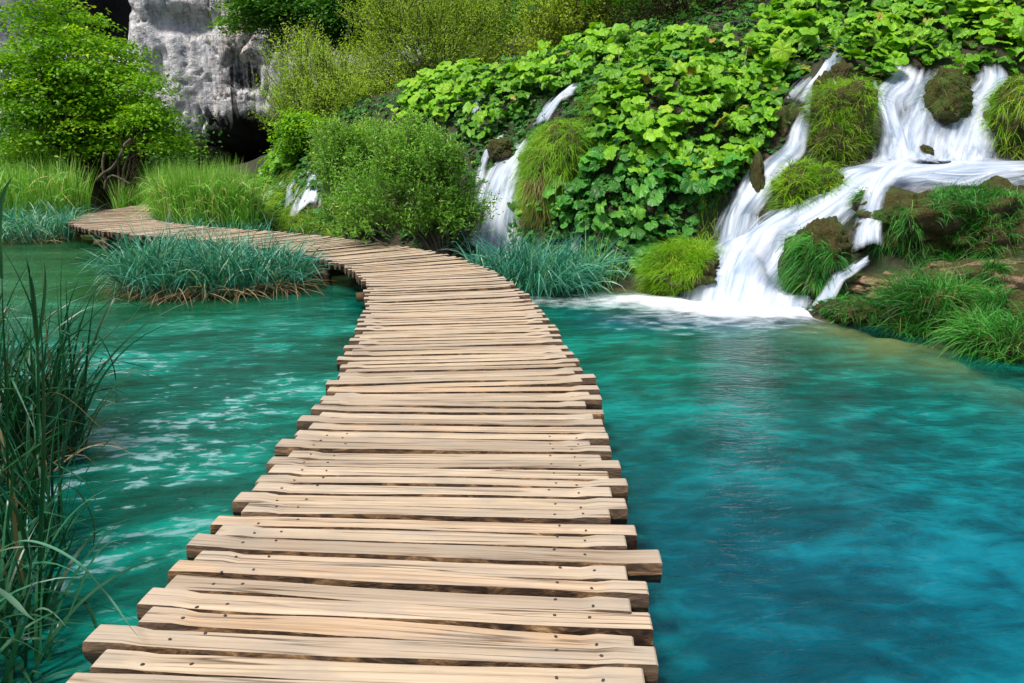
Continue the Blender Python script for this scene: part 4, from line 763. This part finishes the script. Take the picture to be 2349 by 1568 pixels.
def willow(name, label, cat, base, els, n, nl, leaf, mat, seed, tw=(.5, 1.1), asp=.24, up=.75, bark='bark_grey', nst=16, rad=.035, low=-.35, group=None, wid=.006, hang=0):
    r = np.random.default_rng(seed); root = empty(name, tuple(base), label=label, cat=cat, group=group)
    c, d, rad_ = ell_pts(r, els, n, .25, low); q_ = .55/np.array(els)[0, 3]*3; c = c+d*(.6*np.array(els)[0, 3]*fbm(c*q_, 3, seed))[:, None]; kp = fbm(c*q_*1.6, 2, seed+3)+.8*r.random(n) > .24; c, d, n = c[kp], d[kp], int(kp.sum())
    dr = nrm(nrm(c-base)*.8+UPV*up+d*.3+.32*r.normal(0, 1, (n, 3))); L_ = r.uniform(*tw, n)
    t_ = (np.arange(nl)+.5)/nl; N_ = n*nl; idx = np.repeat(np.arange(n), nl); tt = np.tile(t_, n)+r.uniform(-.03, .03, N_)
    pos = c[idx]+dr[idx]*(L_[idx]*(tt-.5))[:, None]+UPV*(-.18*tt*tt*L_[idx]*(1+hang))[:, None]+r.normal(0, .02, (N_, 3)); sd = rv(r, N_)
    fw = dr[idx]*.75+sd*.75-UPV*.15*hang; nv = UPV*.6+rv(r, N_)*.8+d[idx]*.3
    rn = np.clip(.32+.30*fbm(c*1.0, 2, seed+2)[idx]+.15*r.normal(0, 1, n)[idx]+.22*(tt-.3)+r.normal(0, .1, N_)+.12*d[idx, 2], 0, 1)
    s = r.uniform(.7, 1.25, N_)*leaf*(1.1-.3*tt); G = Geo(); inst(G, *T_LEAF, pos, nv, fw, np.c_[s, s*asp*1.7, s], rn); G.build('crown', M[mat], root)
    G = Geo(); far = c[r.choice(n, nst, replace=False)]; stems(G, base-[0, 0, .15], far, r, rad, .25, 5, 10)
    for tp in c[r.choice(n, nst*9, replace=False)]:
        j = np.argmin(np.linalg.norm(far-tp, axis=1)); stems(G, base+(far[j]-base)*r.uniform(.3, .8)+UPV*.1, [tp], r, rad*.3, .1, 3, 6)
    k_ = r.random(n) < .5; m_ = k_.sum(); G2 = Geo(); blades(G2, c[k_]-dr[k_]*(L_[k_]*.6)[:, None], dr[k_], L_[k_]*1.05, np.full(m_, wid*2), np.full(m_, .15), r.random(m_), 3, shape=3)
    G.add(G2.V[0], G2.L[0], G2.C[0]); G.build('trunk', M[bark], root); return root
def E_(X, Y, D, rx, ry, rd): c = PD(X, Y, D); return (*c, rx/FPX*D, rd, ry/FPX*D)
def ground_at(X, D, dz=0): x = (X-1174.5)/FPX*D*1.0; c = PD(X, 400, D); return np.array([c[0], D, float(H(c[0], D)[0])+dz])
Q = 1.0
willow('willow_bush', 'dense green willow bush leaning over the boardwalk, in front of the middle waterfall', 'bush', ground_at(1012, 13.1), [E_(955, 410, 13.2, 140, 115, 1.1), E_(1045, 495, 12.9, 100, 62, .8), E_(930, 330, 13.5, 110, 55, .9), E_(880, 500, 13.2, 115, 60, .8), E_(1040, 385, 13.2, 60, 60, .6)], int(5200*Q), 12, .088, 'willow_green', 11, (.3, .75), .27, .6, rad=.045, wid=.004)
willow('willow_bush', 'smaller green willow bush behind the boardwalk, left of the dense one', 'bush', ground_at(800, 15.4), [E_(800, 400, 15.4, 75, 85, .9), E_(790, 330, 15.6, 80, 45, .8), E_(810, 490, 15.2, 65, 45, .7)], int(2500*Q), 12, .095, 'willow_green', 12, (.3, .8), .27, .6, wid=.004)
willow('willow_bush', 'largest pale green rounded willow, top centre, in front of the cliff', 'bush', ground_at(1000, 24), [E_(1000, 120, 24, 195, 130, 2.6), E_(980, 20, 24.5, 130, 75, 2), E_(890, 215, 23.5, 130, 65, 2), E_(1120, 190, 23.5, 90, 60, 1.5)], int(6500*Q), 13, .115, 'willow', 13, (.6, 1.4), .22, .7, rad=.06, wid=.009, low=-.7)
willow('willow_bush', 'pale green willow standing right against the cliff foot, left of the largest willow', 'bush', ground_at(740, 24), [E_(735, 190, 24, 100, 95, 2), E_(700, 250, 23.5, 80, 60, 1.5), E_(800, 230, 23, 90, 70, 1.5)], int(3600*Q), 13, .115, 'willow', 14, (.6, 1.3), .22, .7, wid=.009, low=-.8)
willow('willow_bush', 'yellow-green bush with thin bare stems above the butterbur band, upper middle', 'bush', ground_at(1320, 21), [E_(1300, 50, 21.5, 120, 80, 2), E_(1350, -10, 22, 100, 60, 2), E_(1240, 120, 21.5, 60, 50, 1.2)], int(3000*Q), 12, .105, 'olive_leaf', 15, (.5, 1.2), .28, .7, wid=.009, low=-.7)
willow('thicket', 'brownish twiggy thicket at the top edge, above the central butterbur bank', 'bush', ground_at(1560, 20), [E_(1500, 20, 20, 120, 60, 1.6), E_(1650, 10, 20, 110, 50, 1.6), E_(1720, 30, 19.5, 80, 35, 1.2)], int(1800*Q), 7, .075, 'grass_olive', 16, (.6, 1.3), .3, .5, bark='bark', nst=60, wid=.010, low=-.8)
willow('thicket', 'dark twiggy thicket behind the yellow-green bush at the top edge', 'bush', ground_at(1450, 24), [E_(1450, -20, 24, 170, 90, 1.6), E_(1750, -50, 23, 150, 80, 1.6)], int(1800*Q), 9, .10, 'dark_tree', 17, (.6, 1.3), .4, .5, bark='bark', nst=40, wid=.010, low=-.8)
spray_tree('leafy_bush', 'small bright yellow-green bush between the cliff foot and the small willow', 'bush', ground_at(690, 21), [E_(695, 292, 21, 50, 32, .8), E_(672, 325, 21, 34, 22, .6)], 85, 55, .11, 'maple', 18, (.5, .4, .08), .04, 5)
mb = np.array([*PZ(232, 428, .55)[:2]*0, 0]); mb = ground_at(232, 27)
spray_tree('maple_tree', 'large bright green maple with layered sprays in front of the cliff, left', 'tree', mb, [E_(125, 40, 27.5, 65, 70, 2.0), E_(180, 130, 27, 115, 60, 2.3), E_(240, 200, 26.5, 110, 60, 2.2), E_(130, 240, 27, 140, 60, 2.6), E_(230, 300, 26.5, 130, 45, 2.3), E_(60, 160, 27, 75, 40, 1.8), E_(90, 340, 26.5, 90, 30, 2.0)], 520, 85, .14, 'maple', 19, (1.1, .8, .06), .13, 9)
spray_tree('maple_tree', 'smaller airy maple reaching right across the cliff, beside the large maple', 'tree', ground_at(265, 25), [E_(350, 262, 25, 60, 30, 1.1), E_(375, 325, 24.8, 60, 24, 1.1), E_(325, 200, 25, 45, 28, 1.1)], 78, 70, .12, 'maple', 20, (.9, .6, .05), .08, 6)
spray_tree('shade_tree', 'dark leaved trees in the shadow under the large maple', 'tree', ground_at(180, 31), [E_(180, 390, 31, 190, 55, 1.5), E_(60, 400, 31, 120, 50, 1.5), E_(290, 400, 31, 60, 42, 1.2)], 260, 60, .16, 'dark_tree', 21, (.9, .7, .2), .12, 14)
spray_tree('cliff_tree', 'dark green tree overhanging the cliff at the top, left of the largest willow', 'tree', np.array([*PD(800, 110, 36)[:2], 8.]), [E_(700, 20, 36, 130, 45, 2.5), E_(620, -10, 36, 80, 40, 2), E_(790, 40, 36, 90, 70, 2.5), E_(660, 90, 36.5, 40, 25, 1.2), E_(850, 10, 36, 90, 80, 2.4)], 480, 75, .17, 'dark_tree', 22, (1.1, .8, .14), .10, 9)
spray_tree('cliff_tree', 'light green branch spray reaching left over the cliff near the top edge', 'tree', np.array([*PD(700, 60, 36.5)[:2], 9.]), [E_(560, 40, 36.5, 50, 30, 1), E_(600, 0, 36.5, 60, 30, 1)], 60, 60, .16, 'maple', 23, (1.1, .5, .07), .06, 5)
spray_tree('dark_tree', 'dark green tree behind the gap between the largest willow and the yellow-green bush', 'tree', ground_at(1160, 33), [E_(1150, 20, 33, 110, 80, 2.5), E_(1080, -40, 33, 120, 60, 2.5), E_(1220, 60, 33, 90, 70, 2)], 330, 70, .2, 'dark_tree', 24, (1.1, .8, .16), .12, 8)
# wooded slope closing the view
def forest(label, poly, dr, seed, n=900):
    r = np.random.default_rng(seed); p, nn = ter_samples(poly, 1.4, dr, r, Hs); p = p[:n]; per = 70; m_ = len(p); idx = np.repeat(np.arange(m_), per); N_ = m_*per
    c = p+np.c_[r.normal(0, .3, (m_, 2)), r.uniform(.3, 2.2, m_)]; pos = c[idx]+r.normal(0, 1, (N_, 3))*[.6, .6, .28]
    G = Geo(); s = r.uniform(.12, .24, N_); inst(G, *T_LEAF, pos, UPV*.7+.5*r.normal(0, 1, (N_, 3)), r.normal(0, 1, (N_, 3)), np.c_[s, s*1.2, s], np.clip(.3+.3*fbm(c*.5, 2, seed)[idx]+r.normal(0, .15, N_), 0, 1))
    tag(G.build('undergrowth', M['dark_tree']), label, 'undergrowth', kind='stuff')
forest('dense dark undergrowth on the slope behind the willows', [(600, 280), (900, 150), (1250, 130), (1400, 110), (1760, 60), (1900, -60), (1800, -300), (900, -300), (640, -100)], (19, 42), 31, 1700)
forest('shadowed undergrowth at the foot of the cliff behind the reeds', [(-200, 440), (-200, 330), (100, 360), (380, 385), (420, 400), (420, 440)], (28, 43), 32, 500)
# bare branch with a crook at the water behind the reeds
G = Geo(); bp = [PD(a, b, 23.5) for a, b in [(262, 432), (268, 410), (262, 395)]]; r_ = np.random.default_rng(3)
G.add(*tube(curve([PD(a, b, 23.5) for a, b in [(222, 415), (235, 400), (258, 385), (275, 360), (285, 335), (300, 320)]], .1), .05, 6, True)); G.add(*tube(curve([PD(a, b, 23.5) for a, b in [(240, 436), (243, 415), (258, 403), (285, 415), (300, 425)]], .1), .035, 6, True)); G.add(*tube(curve([PD(a, b, 23.6) for a, b in [(244, 440), (242, 415), (236, 380), (240, 350)]], .1), .045, 6, True))
tag(G.build('crooked_branches', M['bark_grey']), 'bare crooked branches leaning in the shade between the two reed beds', 'branches')
# ---------------------------------------------------------------- reeds and sedges
def stand(name, label, cat, poly, n, mat, L, W, droop, seed, z=0., kinkp=.3, lean=(0, 0), dry=.04, nseg=6, spread=.22, zt=.0, up=1., kind=None, tilt=0, extra=None, edge=0):
    """blades rooted inside a polygon given in ground coordinates (x, y)"""
    r = np.random.default_rng(seed); poly = np.array(poly); x0, y0 = poly.min(0); x1, y1 = poly.max(0); x = r.uniform(x0, x1, n*4); y = r.uniform(y0, y1, n*4)
    k = inpoly(x, y, poly); x = x[k][:n]; y = y[k][:n]; n = len(x); cl = fbm(np.c_[x, y, x*0]*2.3, 2, seed)
    k = r.random(n) < .75+.9*cl; x, y, cl = x[k], y[k], cl[k]; n = len(x)
    base = np.c_[x, y, np.full(n, z)+zt*r.random(n)]; c = poly.mean(0); out = np.c_[x-c[0], y-c[1]]/(np.abs(poly-c).max(0))
    d = np.c_[r.normal(0, spread, n)+lean[0]+edge*out[:, 0]+.25*fbm(np.c_[x, y, x*0]*1.7, 2, seed+4), r.normal(0, spread, n)+lean[1]+edge*out[:, 1], np.full(n, up)]
    rn = np.clip(.45+.3*cl+r.normal(0, .22, n), 0, .95); rn = np.where(r.random(n) < dry, 1., rn); kk = np.where(r.random(n) < kinkp, r.uniform(.55, .95, n), 2)
    G = Geo(); blades(G, base, d, r.uniform(*L, n)*(1+.25*cl), r.uniform(*W, n), r.uniform(*droop, n), rn, nseg, kink=kk); return G, base
def put(G, name, mats, label, cat, group=None, kind=None): return tag(G.build(name, mats), label, cat, group, kind)
GS = 'sedge clumps standing in the water'
isl = [(-5.75, 10.1), (-5.4, 10.0), (-4.6, 10.0), (-3.8, 10.3), (-3.3, 10.7), (-3.3, 11.0), (-4.0, 11.4), (-5.0, 11.5), (-5.7, 11.1), (-6.0, 10.6)]
G, b_ = stand('', '', '', isl, 3600, 'sedge', (.65, 1.25), (.014, .028), (.2, .9), 41, z=.0, kinkp=.4, edge=.22, spread=.34, zt=.1); sed = empty('sedge_clump', (-4.7, 11, 0), label='blue-green sedge island in the water left of the boardwalk', cat='sedge', group=GS)
G.build('blades', M['sedge'], sed)
G, b_ = stand('', '', '', isl, 1500, 'straw', (.35, .9), (.010, .020), (.15, .7), 42, z=.05, kinkp=.3, edge=.1, spread=1.0, up=.22, dry=.1, zt=.12); G.build('dead_leaves', M['straw'], sed)
tag(mesh('root_mat', *(lambda q: (q[0], q[1], q[2]))(tube(curve([(-5.6, 10.6, -.26), (-5, 10.7, -.24), (-3.9, 11.0, -.24), (-3.5, 11.1, -.26)], .2), .32, 12)), M['bark'], sed))
rs = [(-.62, 11.75), (-.25, 11.0), (.2, 10.3), (.7, 10.15), (1.25, 10.9), (1.5, 11.5), (.9, 12.1), (.0, 12.4), (-.7, 12.4)]
G, b_ = stand('', '', '', rs, 2500, 'sedge', (.75, 1.25), (.014, .027), (.2, 1.0), 43, z=-.05, kinkp=.45, edge=.35, spread=.25, lean=(.1, -.05)); sed2 = empty('sedge_clump', (.4, 11, 0), label='blue-green sedge clump right of the boardwalk, below the grassy mound', cat='sedge', group=GS); G.build('blades', M['sedge'], sed2)
G, b_ = stand('', '', '', [(1.2, 10.7), (1.75, 10.9), (1.9, 11.5), (1.3, 11.7)], 170, 'reed', (.7, 1.1), (.012, .02), (.1, .5), 44, z=-.05, kinkp=.05, spread=.2); put(G, 'sedge_clump', M['reed'], 'thin green rushes at the right end of the right-hand sedge', 'sedge', GS)
ls = [(-20, 16.9), (-14, 16.6), (-11.6, 16.9), (-10.9, 17.5), (-11.4, 18.4), (-13.5, 18.6), (-20, 18.6)]
G, b_ = stand('', '', '', ls, 6500, 'sedge', (.7, 1.25), (.016, .030), (.3, 1.1), 45, kinkp=.3, edge=.15, spread=.3, dry=.08); sed3 = empty('sedge_clump', (-13, 17.4, 0), label='blue-green sedge fringe at the far left shore, beside the boardwalk bend', cat='sedge', group=GS); G.build('blades', M['sedge'], sed3)
G, b_ = stand('', '', '', ls, 2200, 'straw', (.4, .9), (.014, .024), (.9, 2.), 46, kinkp=.3, edge=.3, spread=.6, up=.5, lean=(0, -.3)); G.build('dead_leaves', M['straw'], sed3)
GR = 'reed beds by the far shore'
lr = [(-24, 18.2), (-13, 18.2), (-12.2, 19.2), (-12.4, 21), (-16, 23), (-26, 23)]
G, b_ = stand('', '', '', lr, 15000, 'reed', (1.25, 2.15), (.018, .036), (.02, .3), 47, kinkp=.08, spread=.09, dry=.06); G2, b_ = stand('', '', '', lr, 9000, 'reed', (.35, .7), (.024, .045), (.1, .9), 147, z=.4, zt=1.0, spread=.45, dry=.08, nseg=4); G.add(G2.V[0], G2.L[0], G2.C[0], 0, rnd=G2.A['rnd'][0]); put(G, 'reed_bed', M['reed'], 'tall bright green reed bed at the far left, behind the sedge fringe', 'reeds', GR)
mr = [(-8.9, 18.0), (-7.6, 17.6), (-6.4, 17.3), (-6.6, 18.5), (-7.6, 20.0), (-9.4, 21.2), (-10.4, 21.3), (-10.0, 19.6)]
G, b_ = stand('', '', '', mr, 9500, 'reed', (1.05, 1.9), (.018, .036), (.02, .3), 48, kinkp=.08, spread=.10, dry=.08); G2, b_ = stand('', '', '', mr, 6000, 'reed', (.35, .7), (.022, .042), (.1, .9), 148, z=.3, zt=.95, spread=.45, dry=.12, nseg=4); G.add(G2.V[0], G2.L[0], G2.C[0], 0, rnd=G2.A['rnd'][0]); put(G, 'reed_bed', M['reed'], 'tall bright green reed bed right behind the boardwalk bend, in front of the cave', 'reeds', GR)
G, b_ = stand('', '', '', [(-9.6, 18.4), (-8.6, 17.5), (-6.4, 16.9), (-6.1, 17.4), (-8.0, 18.2), (-9.5, 19.2)], 1900, 'sedge', (.5, .8), (.016, .028), (.3, 1.1), 49, kinkp=.3, spread=.3, dry=.12); put(G, 'sedge_clump', M['sedge'], 'low blue-green sedge along the inner edge of the boardwalk bend', 'sedge', GS)
G, b_ = stand('', '', '', [(-13.5, 24), (-9, 23.5), (-8.5, 25), (-14, 26)], 3000, 'reed', (.9, 1.4), (.02, .036), (.05, .4), 50, kinkp=.1, spread=.14); put(G, 'reed_bed', M['reed'], 'low green reeds in the shade between the two tall reed beds', 'reeds', GR)
G, b_ = stand('', '', '', [(-6.6, 19.0), (-5.4, 18.6), (-5.8, 20.5), (-7.4, 22)], 1500, 'reed', (.35, .7), (.018, .030), (.2, .9), 51, kinkp=.2, spread=.25); put(G, 'reed_bed', M['reed'], 'short grassy reeds between the tall reed bed and the far cascades', 'reeds', GR)
# ---------------------------------------------------------------- foreground reeds at the left edge
r = np.random.default_rng(77)
def ribbon(G, pts, wid, rnd, fold=.25, tw=0):
    C_ = curve(pts, .03); n = len(C_); tg = nrm(np.gradient(C_, axis=0)); s = nrm(np.cross(tg, UPV)+1e-4); b = np.cross(s, tg); u = np.linspace(0, 1, n); a = tw*u+.2
    sd = s*np.cos(a)[:, None]+b*np.sin(a)[:, None]; nn = np.cross(sd, tg); wf = (wid/2*np.minimum(1, .45+u*2.5)*(1-u**3))[:, None]
    V = np.stack([C_-sd*wf, C_-nn*wf*fold*2, C_+sd*wf], 1).reshape(-1, 3); i = np.arange(n-1)[:, None]*3+np.arange(2)[None]
    F = np.stack([i, i+1, i+4, i+3], -1).reshape(-1, 4); G.add(V, F, np.full(len(F), 4), rnd=np.full(len(V), rnd))
GF = 'foreground reeds at the left edge'
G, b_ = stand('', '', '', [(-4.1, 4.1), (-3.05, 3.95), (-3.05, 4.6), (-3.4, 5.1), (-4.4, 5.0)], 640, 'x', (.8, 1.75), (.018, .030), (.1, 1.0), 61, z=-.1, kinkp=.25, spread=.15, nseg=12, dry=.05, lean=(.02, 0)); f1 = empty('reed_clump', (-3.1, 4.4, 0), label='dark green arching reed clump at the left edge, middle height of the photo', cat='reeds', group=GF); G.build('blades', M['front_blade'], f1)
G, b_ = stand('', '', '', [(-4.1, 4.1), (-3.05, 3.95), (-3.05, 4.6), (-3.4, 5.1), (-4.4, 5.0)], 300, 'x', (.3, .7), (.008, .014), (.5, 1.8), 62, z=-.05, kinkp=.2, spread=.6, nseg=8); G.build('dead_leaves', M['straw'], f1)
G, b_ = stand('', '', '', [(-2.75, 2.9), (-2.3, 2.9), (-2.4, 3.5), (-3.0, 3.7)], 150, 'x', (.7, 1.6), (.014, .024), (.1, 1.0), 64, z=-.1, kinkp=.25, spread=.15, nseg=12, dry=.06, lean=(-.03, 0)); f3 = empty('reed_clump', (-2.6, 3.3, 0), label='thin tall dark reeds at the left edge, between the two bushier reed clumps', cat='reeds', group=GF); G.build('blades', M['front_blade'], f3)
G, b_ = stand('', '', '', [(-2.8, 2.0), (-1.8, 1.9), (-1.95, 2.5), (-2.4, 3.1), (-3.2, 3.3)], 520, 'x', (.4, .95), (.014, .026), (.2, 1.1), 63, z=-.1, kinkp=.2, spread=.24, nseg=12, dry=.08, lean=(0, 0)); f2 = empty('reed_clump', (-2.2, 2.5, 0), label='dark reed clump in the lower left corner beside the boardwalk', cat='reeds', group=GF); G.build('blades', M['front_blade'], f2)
G = Geo()
for pts, wd, rn in [([(5, 640, 3.2), (-4, 560, 3.2), (0, 480, 3.2), (14, 430, 3.2), (32, 402, 3.2)], .034, .6), ([(20, 1180, 3.4), (14, 900, 3.3), (6, 700, 3.2), (4, 560, 3.2)], .012, .4), ([(80, 1150, 3.5), (88, 900, 3.5), (80, 740, 3.5), (45, 640, 3.4), (0, 560, 3.3), (-30, 500, 3.3)], .02, .4),
    ([(86, 800, 3.5), (78, 700, 3.5), (70, 640, 3.5), (60, 590, 3.5)], .03, .45), ([(88, 790, 3.5), (100, 700, 3.5), (104, 650, 3.5), (102, 600, 3.5)], .022, .6), ([(90, 1000, 3.7), (140, 800, 3.7), (210, 760, 3.7), (260, 840, 3.6), (268, 960, 3.6)], .016, .1),
    ([(100, 1000, 3.8), (170, 830, 3.8), (230, 790, 3.8), (310, 820, 3.8), (330, 850, 3.8)], .010, .2), ([(40, 1000, 3.6), (120, 900, 3.6), (240, 990, 3.5), (330, 1080, 3.4), (390, 1145, 3.4)], .010, 1.), ([(60, 950, 3.6), (130, 790, 3.6), (200, 715, 3.6), (260, 740, 3.6)], .008, .3),
    ([(-30, 1280, 2.2), (40, 1242, 2.2), (110, 1252, 2.15), (190, 1300, 2.1), (250, 1370, 2.1), (300, 1440, 2.0), (335, 1480, 2.0)], .020, .93), ([(150, 1430, 2.3), (210, 1290, 2.3), (260, 1243, 2.3), (310, 1270, 2.3), (355, 1310, 2.3)], .014, .88),
    ([(-40, 1330, 2.0), (20, 1370, 2.0), (60, 1410, 1.95), (95, 1432, 1.95)], .030, .95), ([(-20, 1100, 3.2), (60, 1040, 3.2), (120, 1000, 3.1), (150, 990, 3.1)], .018, .88), ([(-20, 920, 3.2), (30, 1010, 3.2), (50, 1060, 3.2), (60, 1085, 3.2)], .025, .7), ([(-20, 900, 3.), (15, 890, 3.), (40, 895, 3.)], .02, .9),
    ([(60, 1560, 2.6), (110, 1380, 2.6), (165, 1240, 2.6), (175, 1190, 2.6)], .022, .3), ([(95, 1568, 2.7), (92, 1300, 2.7), (100, 1050, 2.7), (98, 820, 2.7), (88, 700, 2.7)], .024, .35), ([(120, 1100, 3.2), (180, 1130, 3.2), (215, 1200, 3.1), (212, 1280, 3.)], .012, .05), ([(100, 1350, 2.5), (190, 1380, 2.5), (225, 1450, 2.4), (235, 1490, 2.3)], .020, .2),
    ([(120, 1060, 3.4), (200, 1110, 3.3), (225, 1165, 3.2)], .016, .6), ([(110, 860, 3.6), (170, 860, 3.5), (215, 905, 3.5)], .012, .2), ([(20, 1568, 2.3), (0, 1440, 2.3), (-30, 1350, 2.2)], .03, .5), ([(70, 1300, 2.6), (40, 1180, 2.6), (-20, 1090, 2.6)], .02, .4), ([(50, 1568, 2.3), (70, 1540, 2.3), (95, 1550, 2.3), (100, 1580, 2.3)], .02, .8)]:
    ribbon(G, [PD(a, b, d) for a, b, d in pts], wd, rn, tw=.5)
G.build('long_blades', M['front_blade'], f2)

G = Geo(); G.add(*tube(curve([PD(a, b, 8.9) for a, b in [(2185, 605), (2205, 590), (2235, 562), (2262, 548), (2292, 528)]], .05), .004, 5)); tag(G.build('dead_stem', M['straw']), 'single thin pale dead stem slanting in front of the largest boulder', 'stem')
